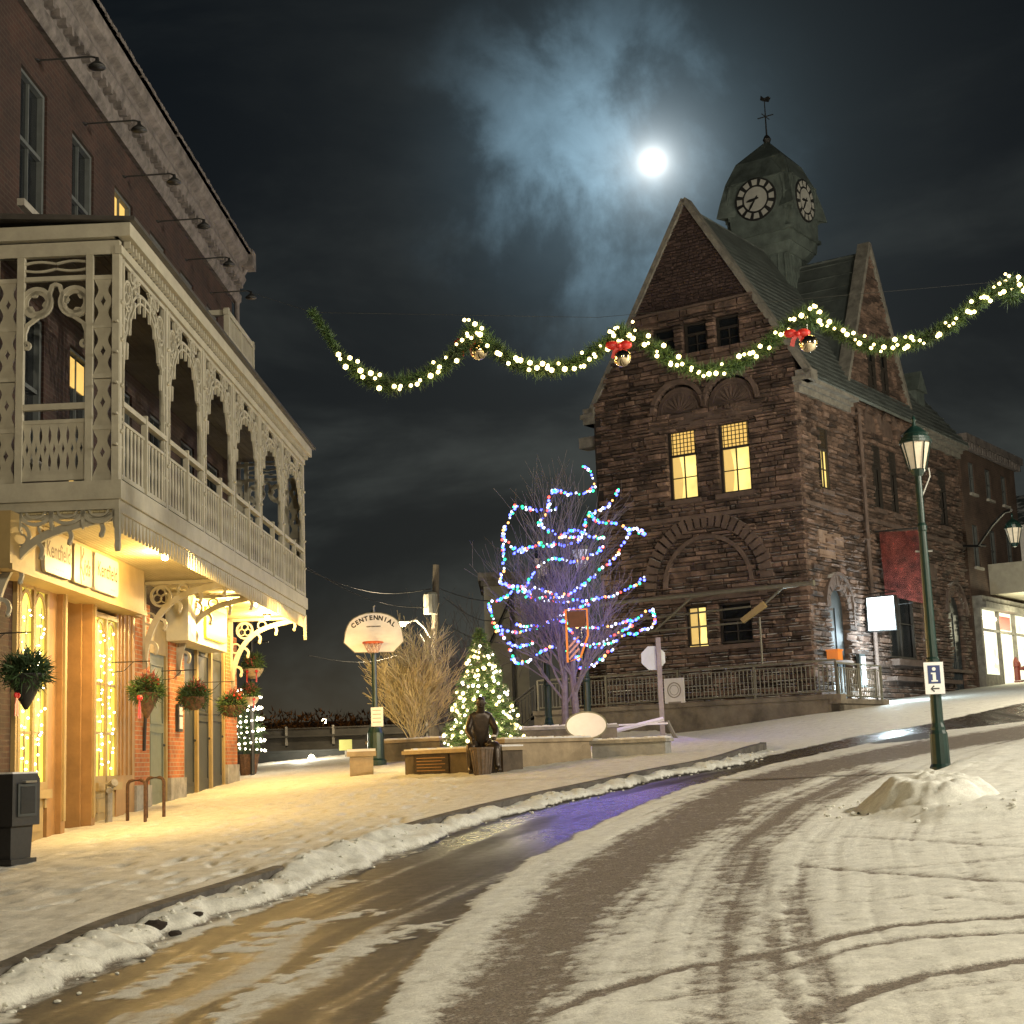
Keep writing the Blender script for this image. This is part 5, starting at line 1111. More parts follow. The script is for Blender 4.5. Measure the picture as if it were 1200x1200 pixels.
# ================================================================== garland across the street
gp=[(366,366),(384,392),(400,418),(425,440),(455,453),(490,445),(520,430),(545,402),(556,386),(572,402),(600,425),(640,434),(680,425),(710,403),(728,388),(750,398),(790,424),(820,436),(860,430),(900,405),(925,380),(948,366),(975,386),(1010,404),(1045,407),(1085,396),(1115,380),(1150,350),(1185,333),(1215,338),(1245,352)]
DG=17.; gpt=[P(x,y,DG+.002*(x-700)) for x,y in gp]
gar=thing('garland','lit evergreen garland swagged across the street between the buildings','garland',gpt[0])
def resample(pts,step):
    out=[pts[0]]; acc=0
    for a,c in zip(pts[:-1],pts[1:]):
        l=(c-a).length; n=max(1,int(l/step))
        for i in range(1,n+1): out.append(a+(c-a)*i/n)
    return out
gs=[Vector(p) for p in smooth_pts([tuple(p) for p in [(v.x,v.z) for v in gpt]],0) ] if False else resample(gpt,.05)
b=B(); b.tube([p-gpt[0] for p in gs],.02,5)
for i,p in enumerate(gs):
    q=p-gpt[0]; thin=.6 if i<14 else 1
    b.cur=0; needles(b,q,.065*thin,60,.11*thin,.013); b.cur=1; needles(b,q,.06*thin,26,.11*thin,.012)
b.obj('foliage',[m_needle,m_needle2],gar)
tops=[(556,386),(728,388),(948,366),(1185,333)]
for (x,y) in tops:
    q=P(x,y+8,DG)-gpt[0]; b=B(); needles(b,q,.13,420,.12,.014); b.obj('foliage_knot',m_needle,gar)
bulbs=[]
for i in range(len(gs)-1):
    if i<10: continue
    if random.random()<.86: bulbs.append(gs[i]+Vector((random.uniform(-.05,.05),random.uniform(-.13,-.05),random.uniform(-.09,.08))))
for (x,y) in tops:
    for k in range(6): bulbs.append(P(x,y+6,DG)+Vector((random.uniform(-.14,.14),-.14,random.uniform(-.1,.14))))
lights=[]
for part in range(3):
    ch=bulbs[part::3]
    t=thing('light_string','warm white bulbs wired along the street garland, %s of its three strands'%['first','second','third'][part],'string lights',gpt[0],0,'light strands in the street garland')
    b=B(); b.tube([p-gpt[0]+Vector((0,-.04,.0)) for p in gs[8+part::6]],.004,3); b.obj('wire',m_iron,t)
    for p in ch[:99]: s=random.uniform(.65,1.3); raw('bulb',bm_g,t,p-gpt[0],scale=(s,s,s))
b=B(); w0=gpt[0]; b.tube([w0-Vector((.02,0,0)),P(700,372,17.2),P(1000,345,17.3),P(1230,325,17.4)],.002,4); b.tube([w0,Lw(14.5,-.1,12.5)],.002,4)
tag(b.obj('support_cable',m_iron),'thin cable carrying the street garland','cable')
for k,(x,y,bx,by) in enumerate(((561,411,548,403),(729,419,725,406),(947,402,934,392))):
    wh=['leftmost in the swag','middle one, over the gable edge','rightmost, by the stone corner'][k]
    q=P(x,y,16.85); t=thing('bauble','shiny silver gold bauble hanging from the street garland, '+wh,'ornament',q,0,'baubles on the street garland')
    b=B(); b.ico((0,0,0),.105,3); b.obj('ball',m_bauble,t,smooth=True); b=B(); b.lathe([(.025,.095),(.025,.13)],n=8); b.tube([(0,0,.13),(0,0,.22)],.004,4); b.obj('cap',m_steel,t)
    if k==1: b=B(); b.ico((-.02,.02,0),.0,1)
    q=P(bx,by,16.82); t=thing('ribbon_bow','red ribbon bow above the bauble, '+wh,'bow',q,0,'red bows on the street garland')
    for s in (-1,1):
        b=B(); b.ico((s*.075,0,.015),.075,2,(1.05,.55,.72)); b.obj('loop',m_red,t,smooth=True)
        b=B(); b.ribbon([(0,0),(s*.05,-.07),(s*.07,-.14)],[.03,.05,.05],.006,lambda a,z,n:(a,n-.02,z)); b.obj('tail',m_red,t)
    b=B(); b.ico((0,-.03,0),.03,2); b.obj('knot',m_red,t,smooth=True)
# ================================================================== lit Christmas tree
q=G(563,896,.1); xd=34.2; tz=P(562,737,xd); q=Vector((tz.x,xd,zb(tz.x,xd))); Hh=tz.z-q.z
xt=thing('christmas_tree','bushy evergreen Christmas tree covered in warm white lights','Christmas tree',q)
b=B(); b.tube([(0,0,-.1),(0,0,Hh*.9)],[.07,.01],7); b.obj('trunk',m_bark,xt)
b=B(); tb=[]
for i in range(430):
    t=(i+.5)/430; t=t**.75; z=Hh*(1-t)*.99+.12*t; R=1.03*(t**.74)*random.uniform(.72,1.08)*(1 if t<.9 else .9); a=i*2.39996+random.uniform(-.3,.3)
    tipp=Vector((R*cos(a),R*sin(a),z-.10*R+random.uniform(-.04,.06))); root=Vector((0,0,z+.08))
    b.cur=0; b.tube([root,tipp],[.012,.004],3,False)
    n=max(3,int(R/.075)); dr=(tipp-root).normalized()
    for k in range(n):
        p=root+(tipp-root)*((k+.7)/n); b.cur=1 if random.random()<.62 else 2
        if (k+.7)/n>.3: needles(b,p,.05,24,.085,.011,dr*.9)
    if t>.1: tb.append(tipp*.97)
b.obj('crown',[m_bark,m_needle,m_needle2],xt)
# rimed tips
b=B()
for p in tb[::2]: needles(b,Vector(p)+Vector((0,0,.03)),.035,8,.05,.012)
b.obj('snow_dusting',m_snow,xt)
random.shuffle(tb); xb=[p for p in tb if p.y<.45][:170]
for part in range(2):
    t=thing('light_string',['warm white bulbs on the Christmas tree, larger first strand','warm white bulbs on the Christmas tree, smaller second strand'][part],'string lights',q,0,'light strands on the Christmas tree')
    ch=sorted(xb[part::2],key=lambda p:p.z); b=B(); b.tube(ch,.003,3); b.obj('wire',m_needle,t)
    for p in ch[:95]: s=random.uniform(.7,1.25); raw('bulb',bm_x if part==0 else bm_x2,t,Vector((p.x*1.05,p.y*1.05,p.z)),scale=(s,s,s))
# red bow at its side
# ================================================================== branching trees
def branch(b,p,d,l,r,lev,maxlev,spread,upb,rnd,kids=(3,4),minr=.004):
    n=3; pts=[p]; dd=d.copy(); rs=[r]
    for i in range(n):
        dd=(dd+Vector((random.uniform(-1,1),random.uniform(-1,1),random.uniform(-1,1)))*rnd+Vector((0,0,upb))).normalized(); pts.append(pts[-1]+dd*l/n); rs.append(max(minr,r*(1-.45*(i+1)/n)))
    b.tube(pts,rs,6 if r>.03 else (4 if r>.012 else 3),False)
    if lev<maxlev:
        for i in range(random.randint(*kids)):
            t=random.uniform(.25,1.0); k=min(n-1,int(t*n)); q=pts[k]+(pts[k+1]-pts[k])*(t*n-k); ax=Vector((random.uniform(-1,1),random.uniform(-1,1),random.uniform(-.3,.5))).normalized()
            nd=(dd+ax*spread).normalized(); branch(b,q,nd,l*random.uniform(.55,.8),max(minr,rs[k]*.62),lev+1,maxlev,spread,upb,rnd,kids,minr)
bt0=P(668,838,38); bz_=zb(bt0.x,38); bt=thing('bare_tree','leafless multi stemmed tree strung with coloured lights','tree',(bt0.x,38,bz_))
b=B(); b2=B()
for k,(dx,r) in enumerate(((-.13,.085),(.16,.09))):
    b.tube([(dx,0,-.1),(dx*.9,0,1.0),(dx*.7,.03,1.9),(dx*.9,0,2.6)],[r*1.15,r,r*.9,r*.8],8)
    for i in range(15):
        a=random.uniform(0,2*pi); z=random.uniform(1.0,2.7); sp=random.uniform(.3,.95)
        branch(b2,Vector((dx*.85,0,z)),Vector((sp*cos(a),sp*sin(a)*.8,.9)),random.uniform(1.3,2.0)*(1.15-.25*sp),.034,0,3,.62,.05,.10,(3,4),.0045)
    branch(b2,Vector((dx*.9,0,2.5)),Vector((dx*.6,0,1)),2.2,.06,0,3,.5,.05,.08,(4,5),.0045)
b.obj('trunk',m_bark,bt); b2.obj('crown',m_bark,bt)
def zp(X_,Y_): return (360+X_/2.727,540+Y_/2.727)
strs=[([(882,14),(920,50),(915,95),(860,102),(830,103),(785,90)],'top loop at the very tip'),([(785,90),(770,130),(775,150),(745,185),(740,205),(790,230),(830,240),(870,245)],'short strand under the tip loop'),
([(665,140),(645,180),(628,215),(628,245),(622,270),(630,300),(628,345),(610,385),(640,395),(690,400)],'strand down the upper left side'),([(665,140),(700,150),(735,155),(800,150)],'faint short strand at upper left'),
([(655,292),(700,285),(730,260),(775,270),(850,265),(880,240),(890,190),(900,165)],'wavy strand across the upper middle'),([(995,90),(975,130),(940,155),(900,170),(925,190),(990,200),(1030,215),(1065,215),(1085,235),(1060,225)],'strand ending in the bright upper right cluster'),
([(1030,215),(1015,260),(985,305),(940,345),(900,380),(860,410),(820,430),(760,435),(700,430)],'long diagonal strand falling from the upper right'),([(580,455),(620,440),(660,415),(700,410),(720,440),(790,450),(850,445),(910,440),(960,430),(1010,420),(1050,395),(1085,365)],'wide strand across the middle'),
([(580,455),(590,500),(600,525),(625,565),(655,590),(700,590),(720,578)],'strand hanging at the far left'),([(665,520),(710,525),(760,520),(800,500),(830,520),(880,528),(940,530),(1000,520),(1050,505),(1105,465),(1110,500),(1105,530),(1060,545),(1000,560),(960,590),(890,590)],'long strand ending at the right elbow'),
([(650,600),(655,635),(690,645),(740,615),(780,590),(840,605),(870,630)],'lowest strand on the left'),([(870,660),(910,655),(940,630),(975,600)],'lowest strand on the right'),
([(628,245),(665,285),(700,275),(750,262)],'short link strand at upper left'),([(780,270),(815,235),(860,215),(905,245),(950,240)],'small arch strand near the lantern'),([(640,395),(690,420),(740,400),(800,432)],'short dipping strand left of the trunk'),
([(600,525),(660,545),(720,540),(790,505),(840,470),(900,455)],'rising strand over the pennant'),([(830,530),(870,590),(930,585),(1000,545),(1040,520)],'sagging strand at lower right'),([(700,400),(735,330),(790,300),(850,330),(905,300),(950,270)],'wavy inner strand in the crown')]
cw=['blue','white','blue','red','blue','white','green','blue','white','green','amber','blue']
for k,(pp,lab) in enumerate(strs):
    ph=random.uniform(0,6); pts=[]
    sp=smooth_pts([zp(*c) for c in pp],2)
    for i,(x,y) in enumerate(sp): pts.append(P(x,y,37.6+.7*sin(ph+i*.35)))
    random.shuffle(cw); seq=[bm_tree[c] for c in (cw+random.sample(cw,12))]
    festoon('light_string','coloured bulbs on the bare tree, '+lab,pts,seq,.135,.02,group='coloured light strings on the bare tree',wire=.006,jit=.035)
def shrub(name,lab,px,py,d,h,w,mt,n,cat='tree',lv=3,group=None,r=.02):
    q=P(px,py,d); z=zb(q.x,d); t=thing(name,lab,cat,(q.x,d,z),0,group); b=B()
    b.tube([(0,0,-.2),(0,0,h*.3)],[r*2,r*1.4],6); b.obj('trunk',mt,t); b=B()
    for i in range(n):
        a=random.uniform(0,2*pi); zz=random.uniform(.05,.5)*h; branch(b,Vector((0,0,zz)),Vector((w*cos(a),w*sin(a),.8)),h*random.uniform(.32,.5),r,0,lv,.65,.04,.12,(3,5),.006)
    b.obj('crown',mt,t); return t
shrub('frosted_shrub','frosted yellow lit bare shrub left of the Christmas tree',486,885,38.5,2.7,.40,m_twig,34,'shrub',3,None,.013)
shrub('frosted_shrub','darker bare shrub just behind the utility pole',525,885,43,3.0,.6,m_bark,14,'shrub',3,None,.02)
shrub('bare_tree','tall dim leafless tree on the river bank behind the utility pole',540,885,60,7.5,.45,m_bark,12,'tree',3,None,.05)
# ================================================================== utility pole, street light and wires
q=P(508,885,47); g0=zb(q.x,47); tp=P(511,662,47); up_=thing('utility_pole','weathered wooden utility pole with transformer can','utility pole',(q.x,47,g0)); H=tp.z-g0
b=B(); b.tube([(0,0,-.3),(tp.x-q.x,0,H)],[.16,.10],10); b.obj('pole',m_wood,up_)
tz=P(505,708,46.8); b=B(); b.lathe([(.20,-.32),(.22,-.3),(.22,.28),(.19,.33),(.05,.38)],(tz.x-q.x,-.32,tz.z-g0),14); b.obj('transformer',M('transformer_can',(.30,.30,.25),.5,.1,4,0),up_)
sa=P(471,729,46.6); t=thing('street_light','lit cobra head street light on the utility pole','street light',(q.x,47,P(500,747,46.9).z))
b=B(); zz=t.location.z; pa=Vector((.0,-.1,0)); hd=Vector((sa.x-q.x,sa.y-47,sa.z-zz)); b.tube([pa,pa+Vector((-.15,0,.28)),hd*.5+Vector((0,0,.30)),hd],.035,6); b.tube([pa+Vector((0,0,-.4)),hd*.35+Vector((0,0,-.05))],.02,4); b.obj('arm',m_steel,t)
b=B(); b.ico((0,0,0),.2,2,(1.5,.7,.35)); b.v=[tuple(Vector(v)+hd) for v in b.v]; b.obj('head',m_steel,t,smooth=True); b=B(); b.ico(tuple(hd+Vector((0,0,-.07))),.11,2,(1.2,.8,.6)); b.obj('lens',m_lamp,t)
wires=[((360,665),(508,712),'upper left wire to the pole'),((360,668+0),(505,690),'thin wire from the left building to the pole top'),((520,700),(600,722),'wire from the pole toward the stone building'),((520,730),(615,745),'lowest wire right of the pole'),((362,768),(495,755),'low wire left of the pole'),((515,690),(630,690),'top wire right of the pole')]
for (a,c,lab) in wires:
    A=P(*a,40); Cc=P(*c,47); b=B(); b.tube([A+(Cc-A)*(i/12)+Vector((0,0,-.35*sin(pi*i/12))) for i in range(13)],.012,4); tag(b.obj('overhead_wire',m_iron),'thin dark '+lab,'wire')
# ================================================================== background beyond the square
t=thing('bridge_parapet','long dark parapet wall with pale posts behind the square','wall',(-12,49.5,zb(-4,46)))
b=B(); b.box(-2,10.6,0,.25,-.3,.45); b.box(-2,10.6,-.05,.3,.70,.76); b.box(-2,10.6,.05,.12,.96,1.0); b.box(-2,10.6,.1,.12,.45,.95)
b.obj('wall',M('dark_parapet',(.06,.055,.045),.7,.25,2,.2),t); b=B()
for i in range(9): b.box(-1.5+i*1.5,-1.43+i*1.5,0,.1,.4,1.05)
b.obj('post',m_ashbase,t)
t=thing('parapet','lower dark wall with snow on top in front of the parapet','wall',(-8.6,45.5,zb(-6,45)),.03)
b=B(); b.box(0,5.2,0,.3,-.3,.32); b.box(0,5.3,-.04,.34,.32,.38); b.obj('wall',m_slate,t)
q=P(405,873,44); t=thing('notice_sign','small yellow sign on the dark wall beyond the pillar','sign',q); b=B(); b.box(-.18,.18,-.02,.02,-.15,.15); b.obj('panel',M('small_yellow_sign',(.5,.5,.16),.5,.05,5,0),t); b=B(); b.box(-.03,.03,.02,.06,-1.2,.0); b.obj('post',m_steel,t)
for k,(x,y,d,r,lab) in enumerate(((365,890,43.5,.10,'bright ground floodlight at the snow edge of the square'),(380,845,110,.16,'tiny distant white lamp across the river'),(302,769+57,60,.0,''))):
    if not r: continue
    q=P(x,y,d); t=thing('floodlight' if k==0 else 'distant_lamp',lab,'lamp',q); b=B(); b.ico((0,0,0),r,2,(1,.6,1.4)); b.obj('lens',m_lamp,t); b=B(); b.lathe([(r*.9,-r*1.6),(r*.9,-r*1.2),(r*.4,-r)],n=10); b.obj('base',m_iron,t)
# far bushes glowing dull orange under street lights
for k in range(9):
    px=318+k*19; d=85+8*(k%3); q=P(px,856,d); z=q.z-2.6
    t=thing('bush','%s rust brown bush on the far river bank'%['leftmost','second','third','fourth','middle','sixth','seventh','eighth','rightmost'][k],'bush',(q.x,d,z),0,'bushes on the far river bank'); b=B(); b.tube([(0,0,-1),(0,0,1.5)],.08,5); b.obj('stem',m_bark,t)
    b=B(); needles(b,(0,0,2.0),1.9,700,.35,.12,None,(1.1,1,.9)); b.obj('foliage',M('rust_leaves',(.12,.07,.025),.9,.4,1,0) if 'rust_leaves' not in bpy.data.materials else bpy.data.materials['rust_leaves'],t)
# pale building behind the bare tree
a=P(566,672,58); c=P(600,748,58); t=thing('pale_building','narrow pale building with a cornice, half hidden behind the bare tree','building',(a.x,58,0)); w=c.x-a.x
b=B(); b.box(0,w+.6,0,5,-2,a.z-.3); b.obj('wall',M('pale_siding',(.34,.33,.28),.8,.12,2,.1),t); b=B(); b.box(-.2,w+.8,-.25,5,a.z-.3,a.z); b.box(-.1,w+.7,-.12,5,a.z-.5,a.z-.3); b.obj('cornice',m_coping,t)
b=B(); b.tube([(0,-.3,c.z-.5),(w,-.3,a.z-1)],.03,4); b.tube([(w,-.3,-1),(w,-.3,a.z-.6)],.05,5); b.obj('fire_escape',m_iron,t)
# ================================================================== left pavement things
q=P(18,1004,17.6); g0=surf(q.x,17.6); t=thing('newspaper_box','black steel newspaper box standing in the pavement snow','newspaper box',(-5.78,17.5,zb(-5.78,17.5)+.14),rad(-18))
b=B(); b.prism([(-.25,.42),(.25,.42),(.25,.93),(.20,.99),(-.25,.99)],-.30,.28,lambda a,z,n:(n*.9,a,z)); b.obj('box',m_iron,t)
b=B(); b.prism([(-.2,.05),(.16,.05),(.20,.42),(-.2,.42)],-.2,.2,lambda a,z,n:(n,a,z)); b.box(-.24,.24,-.24,.22,0,.06); b.obj('pedestal',m_iron,t)
b=B(); b.box(.255,.27,-.17,.17,.52,.88); o=b.obj('window_frame',m_slate,t); b=B(); b.box(.27,.275,-.13,.13,.55,.85); b.obj('window',m_glass,o); b=B(); b.tube([(.27,-.1,.9),(.31,-.1,.9),(.31,.1,.9),(.27,.1,.9)],.012,5); b.obj('handle',m_steel,t); b=B(); b.box(-.25,.24,-.24,.24,.99,1.01); b.obj('snow_cap',m_snow,t)
for k,(u,v,lab) in enumerate(((4.25,.75,'rust brown hoop bike stand, nearer of the pair by the arched window'),(4.75,.9,'rust brown hoop bike stand, farther of the pair by the brick pier'))):
    p=Lw(u,v,0); t=thing('bike_stand',lab,'bike rack',(p.x,p.y,zb(p.x,p.y)+.13),LRZ+1.2,'hoop bike stands'); b=B(); b.tube([(-.16,0,-.05),(-.16,0,.52)]+[(-.16+.08-.08*cos(a),0,.52+.08*sin(a)) for a in (.5,1.0,1.57)]+[(.08+.08*sin(a),0,.52+.08*cos(a)) for a in (.0,.6,1.2)]+[(.16,0,.5),(.16,0,-.05)],.026,8); b.obj('hoop',m_pot,t)
p=Lw(4.55,.25,0); t=thing('standpipe','dull grey fire department standpipe by the shop wall','standpipe',(p.x,p.y,zb(p.x,p.y)+.1)); b=B(); b.tube([(0,0,0),(0,0,.6)],.055,8); b.tube([(0,0,.55),(.12,-.12,.62)],.06,8); b.tube([(0,0,.55),(.05,-.16,.50)],.05,8); b.obj('pipe',m_ashbase,t)
p=Lw(9.6,.07,0); t=thing('wall_notice','small framed notice box on the second brick pier','notice board',(p.x,p.y,zb(p.x,p.y)+1.6),LRZ); b=B(); b.box(-.16,.16,-.04,.02,-.25,.25); b.obj('case',m_slate,t); b=B(); b.box(-.12,.12,-.05,-.04,-.2,.02); b.box(-.12,.12,-.05,-.04,.05,.2); b.obj('sheet',m_white,t)
p=Lw(7.2,.07,0); t=thing('wall_lantern','dark iron rod with hook on the first brick pier','bracket',(p.x,p.y,zb(p.x,p.y)+1.4),LRZ); b=B(); b.tube([(0,0,-.3),(0,-.03,.5)],.03,6); b.ico((0,-.03,.5),.05,1); b.obj('rod',m_iron,t)
def basket(u,v,z,s,lab,kind_,dark=False):
    t=thing('hanging_basket',lab,'hanging basket',Lw(u,v,z),LRZ,'winter baskets along the shop fronts'); 
    b=B()
    if kind_=='cone': b.lathe([(.02*s,-.42*s),(.10*s,-.28*s),(.22*s,-.02*s),(.24*s,0)],n=14)
    else: b.lathe([(.05*s,-.22*s),(.16*s,-.17*s),(.24*s,-.04*s),(.25*s,.02*s)],n=14)
    b.obj('pot',m_iron if dark else m_pot,t,smooth=True)  # dark variant: silhouette shade is put into the pot and needle colours
    b=B(); b.cur=0; needles(b,(0,0,.02*s),.24*s,900,.15*s,.022*s,None,(1.15,1.15,.85)); 
    b.cur=1; needles(b,(0,0,.08*s),.24*s,480,.14*s,.024*s,None,(1.15,1.15,.8)); b.obj('foliage',[m_needle,m_needle if dark else m_needle2],t)
    if not dark:
        b=B(); needles(b,(0,-.05*s,.2*s),.15*s,160,.09*s,.03*s); b.obj('dried_flowers',m_berry,t)
        for k in range(7): 
            a=random.uniform(0,6.28); b=B(); b.ico((.2*s*cos(a),.2*s*sin(a),.12*s+random.uniform(0,.12)*s),.025*s,1); b.obj('berry',m_red,t)
    hk=v if v<1.2 else .0
    b=B(); b.tube([(0,0,.2*s),(0,0,.50)],.005,4); b.tube([(0,v-.02,.50),(0,-.05,.50)],.008,5); b.tube([(0,v-.02,.34),(0,v*.6,.36),(0,v*.35,.5)],.006,5); b.obj('hanger',m_iron,t); return t
def bow(p,s,lab,tails=True):
    t=thing('ribbon_bow',lab,'bow',p,LRZ,'red bows on the winter baskets'); fr=lambda a,z,n:(a,n,z)
    for q_ in (-1,1):
        b=B(); b.ico((q_*.06*s,0,.0),.06*s,2,(1.1,.5,.8)); b.obj('loop',m_red,t,smooth=True); b=B(); b.ribbon([(q_*.01,0),(q_*.05*s,-.16*s),(q_*.06*s,-.34*s)],[.03*s,.06*s,.08*s],.006,fr); b.obj('tail',m_red,t)
    b=B(); b.ico((0,-.02,0),.025*s,1); b.obj('knot',m_red,t)
def uz(px,py,v):   # distance along the facade and height from a pixel, v metres out
    o=Vector((LW.x+v*cos(rad(1.4)),LW.y-v*sin(rad(1.4)))); n=Vector((cos(rad(1.4)),-sin(rad(1.4)))); r=ray(px,py); t=(n@o)/(n@Vector((r.x,r.y))) if False else (n.x*o.x+n.y*o.y)/(n.x*r.x+n.y*r.y); w=r*t
    return (w.x-o.x)*sin(rad(1.4))+(w.y-o.y)*cos(rad(1.4)), w.z+1.6
for (px,py,v,s,lab,kd,dk_) in ((31,790,.75,1.0,'large dark evergreen basket hanging nearest the camera','cone',True),(172,812,.60,.95,'green winter basket with cone pot and red bow on the first brick pier','cone',False),(227,818,.60,.98,'round winter basket with rosy flowers by the dark doors','bowl',False),(272,828,.60,.98,'olive green winter basket on the last brick pier','bowl',False)):
    u,z=uz(px,py,v); basket(u,v,z,s,lab,kd,dk_)
    if px==172: uu,zz=uz(160,818,.75); bow(Lw(uu,.8,zz),.9,'red bow on the left side of the cone pot basket')
    if px==31: uu,zz=uz(15,815,.8); bow(Lw(uu,.85,zz-.0),.7,'dark red bow hanging under the large dark basket')
# lamp post baskets beyond the building corner
p0=P(296,905,36.3); g0=zb(p0.x,36.3)+.13; t=thing('basket_post','slim dark post holding two winter baskets past the building corner','post',(p0.x,36.3,g0)); b=B(); b.tube([(0,0,0),(0,0,4.4)],.05,8); b.tube([(-.4,0,3.1),(.4,0,3.1)],.02,5); b.obj('pole',m_iron,t)
for k,(px,py,s) in enumerate(((296,785,1.05),(293,818,.9))):
    q=P(px,py,36.0); t=thing('hanging_basket',['upper winter basket with two red ribbons on the corner post','lower winter basket on the corner post above the lit shrub'][k],'hanging basket',q,0,'winter baskets along the shop fronts')
    b=B(); b.lathe([(.05*s,-.20*s),(.16*s,-.15*s),(.24*s,-.02*s),(.25*s,.02*s)],n=14); b.obj('pot',m_lime,t); b=B(); b.cur=0; needles(b,(0,0,.12),.24*s,550,.14*s,.022); b.cur=1; needles(b,(0,0,.16),.24*s,300,.14*s,.022); b.obj('foliage',[m_needle,m_needle2],t); b=B(); needles(b,(0,-.1,.2),.15,90,.08,.03); b.obj('dried_flowers',m_berry,t)
    for j in range(2): bow(q+Vector((-.08+.22*j,-.28,-.05)),.75,['left','right'][j]+' red ribbon on the '+['upper','lower'][k]+' corner post basket')
q=P(291,905,36.6); t=thing('potted_shrub','potted shrub wrapped in bright white bulbs at the building corner','potted shrub',(q.x,36.6,zb(q.x,36.6)+.12)); b=B(); b.lathe([(.18,0),(.26,.45),(.28,.5)],n=14); b.obj('pot',m_pot,t); b=B(); needles(b,(0,0,1.0),.42,900,.16,.02,None,(.9,.9,1.6)); b.obj('foliage',m_needle,t)
pts=[Vector((q.x+(.43-.13*(i/60))*cos(i*.62),36.6+.4*sin(i*.62),zb(q.x,36.6)+.7+1.5*i/60)) for i in range(60)]
festoon('light_string','bright white bulbs spiralled around the potted corner shrub',pts,[bm_x2],.12,.02,wire=.004)
# ================================================================== moon, sky
mdv=ray(765,190).normalized(); b=B(); b.ico((0,0,0),18.5,4); mo=b.obj('moon',E_('moonlit_disc',(1,.97,.92),6),smooth=True,loc=EYE+mdv*3000); kind(mo,'structure')
w=bpy.data.worlds.new('World'); S.world=w; w.use_nodes=True; nt=w.node_tree; N=nt.nodes; L=nt.links; bg=N['Background']
sky=N.new('ShaderNodeTexSky'); sky.sky_type='NISHITA'; sky.sun_disc=False; sky.sun_elevation=math.asin(mdv.z); sky.sun_rotation=math.atan2(mdv.x,mdv.y)
tc=N.new('ShaderNodeTexCoord')
def mth(op,a,b_=None,c=None):
    q=N.new('ShaderNodeMath'); q.operation=op
    for i,x in enumerate((a,b_,c)):
        if x is None: continue
        if isinstance(x,(int,float)): q.inputs[i].default_value=x
        else: L.new(x,q.inputs[i])
    return q.outputs[0]
def rng_(src,a,b_,c,d,sm=False):
    q=N.new('ShaderNodeMapRange'); q.interpolation_type='SMOOTHSTEP' if sm else 'LINEAR'
    for k_,x in (('From Min',a),('From Max',b_),('To Min',c),('To Max',d)): q.inputs[k_].default_value=x
    L.new(src,q.inputs['Value']); return q.outputs['Result']
# coordinates about the moon: direction projected on the moon's own tangent plane
e1=Vector((0,0,1)).cross(mdv).normalized()*-1; e2=e1.cross(mdv).normalized()
if e2.z<0: e2=-e2
if e1.x<0: e1=-e1
def dot(v):
    q=N.new('ShaderNodeVectorMath'); q.operation='DOT_PRODUCT'; L.new(tc.outputs['Generated'],q.inputs[0]); q.inputs[1].default_value=v; return q.outputs['Value']
U_,V_,W_=dot(e1),dot(e2),dot(mdv)
r2=mth('SQRT',mth('ADD',mth('MULTIPLY',U_,U_),mth('MULTIPLY',V_,V_)))
cb=N.new('ShaderNodeCombineXYZ'); L.new(U_,cb.inputs[0]); L.new(V_,cb.inputs[1]); L.new(W_,cb.inputs[2])
def nz(scale,sc,det=6,dist=0.,off=(0,0,0),ro=.55):
    mp=N.new('ShaderNodeMapping'); mp.inputs['Scale'].default_value=sc; mp.inputs['Location'].default_value=off; L.new(cb.outputs[0],mp.inputs['Vector']); q=N.new('ShaderNodeTexNoise'); q.inputs['Scale'].default_value=scale; q.inputs['Detail'].default_value=det; q.inputs['Distortion'].default_value=dist; q.inputs['Roughness'].default_value=ro; L.new(mp.outputs[0],q.inputs['Vector']); return q.outputs['Fac']
c1=nz(8,(1.15,.95,1),9,.22,(3.1,.9,0),.58); c2=nz(4.2,(.7,2.0,1),6,.4,(2,1,0)); c3=nz(26,(1,1.3,1),6,.4,(0,2,1),.6)
fine=rng_(c3,.3,.7,.75,1.2)
cloud=mth('MULTIPLY',rng_(c1,.42,.62,.10,1.0,True),fine)
cen=mth('ADD',mth('MULTIPLY',mth('ADD',U_,.03),mth('ADD',U_,.03)),mth('MULTIPLY',V_,V_)); rr=mth('SQRT',cen)
glow=mth('POWER',rng_(rr,0,.165,1,0,True),1.5)
halo=mth('EXPONENT',mth('MULTIPLY',r2,-70.)); halo2=mth('EXPONENT',mth('MULTIPLY',r2,-17.))
low=mth('MULTIPLY',rng_(c2,.42,.66,0,1,True),fine)
hz=dot((0,0,1)); lowm=rng_(hz,.02,.42,1,.15,True)
def rgbscale(col,fac):
    q=N.new('ShaderNodeVectorMath'); q.operation='SCALE'; q.inputs[0].default_value=col; L.new(fac,q.inputs['Scale']); return q.outputs[0]
def vadd(a,b_):
    q=N.new('ShaderNodeVectorMath'); L.new(a,q.inputs[0]); L.new(b_,q.inputs[1]); return q.outputs[0]
one=mth('ADD',mth('MULTIPLY',hz,0.),1.)
tot=rgbscale((.0018,.0034,.0048),one)
tot=vadd(tot,rgbscale((.16,.26,.33),mth('MULTIPLY',glow,cloud)))
tot=vadd(tot,rgbscale((.006,.016,.026),glow))
tot=vadd(tot,rgbscale((.8,.9,.95),halo)); tot=vadd(tot,rgbscale((3,2.9,2.6),mth('EXPONENT',mth('MULTIPLY',r2,-260.)))); tot=vadd(tot,rgbscale((.06,.10,.12),halo2))
tot=vadd(tot,rgbscale((.034,.038,.034),mth('MULTIPLY',low,lowm)))
tot=vadd(tot,rgbscale((.007,.008,.007),rng_(hz,.0,.35,1,0)))
tot=vadd(tot,rgbscale((.040,.026,.010),mth('POWER',rng_(hz,-.02,.13,1,0),1.5)))
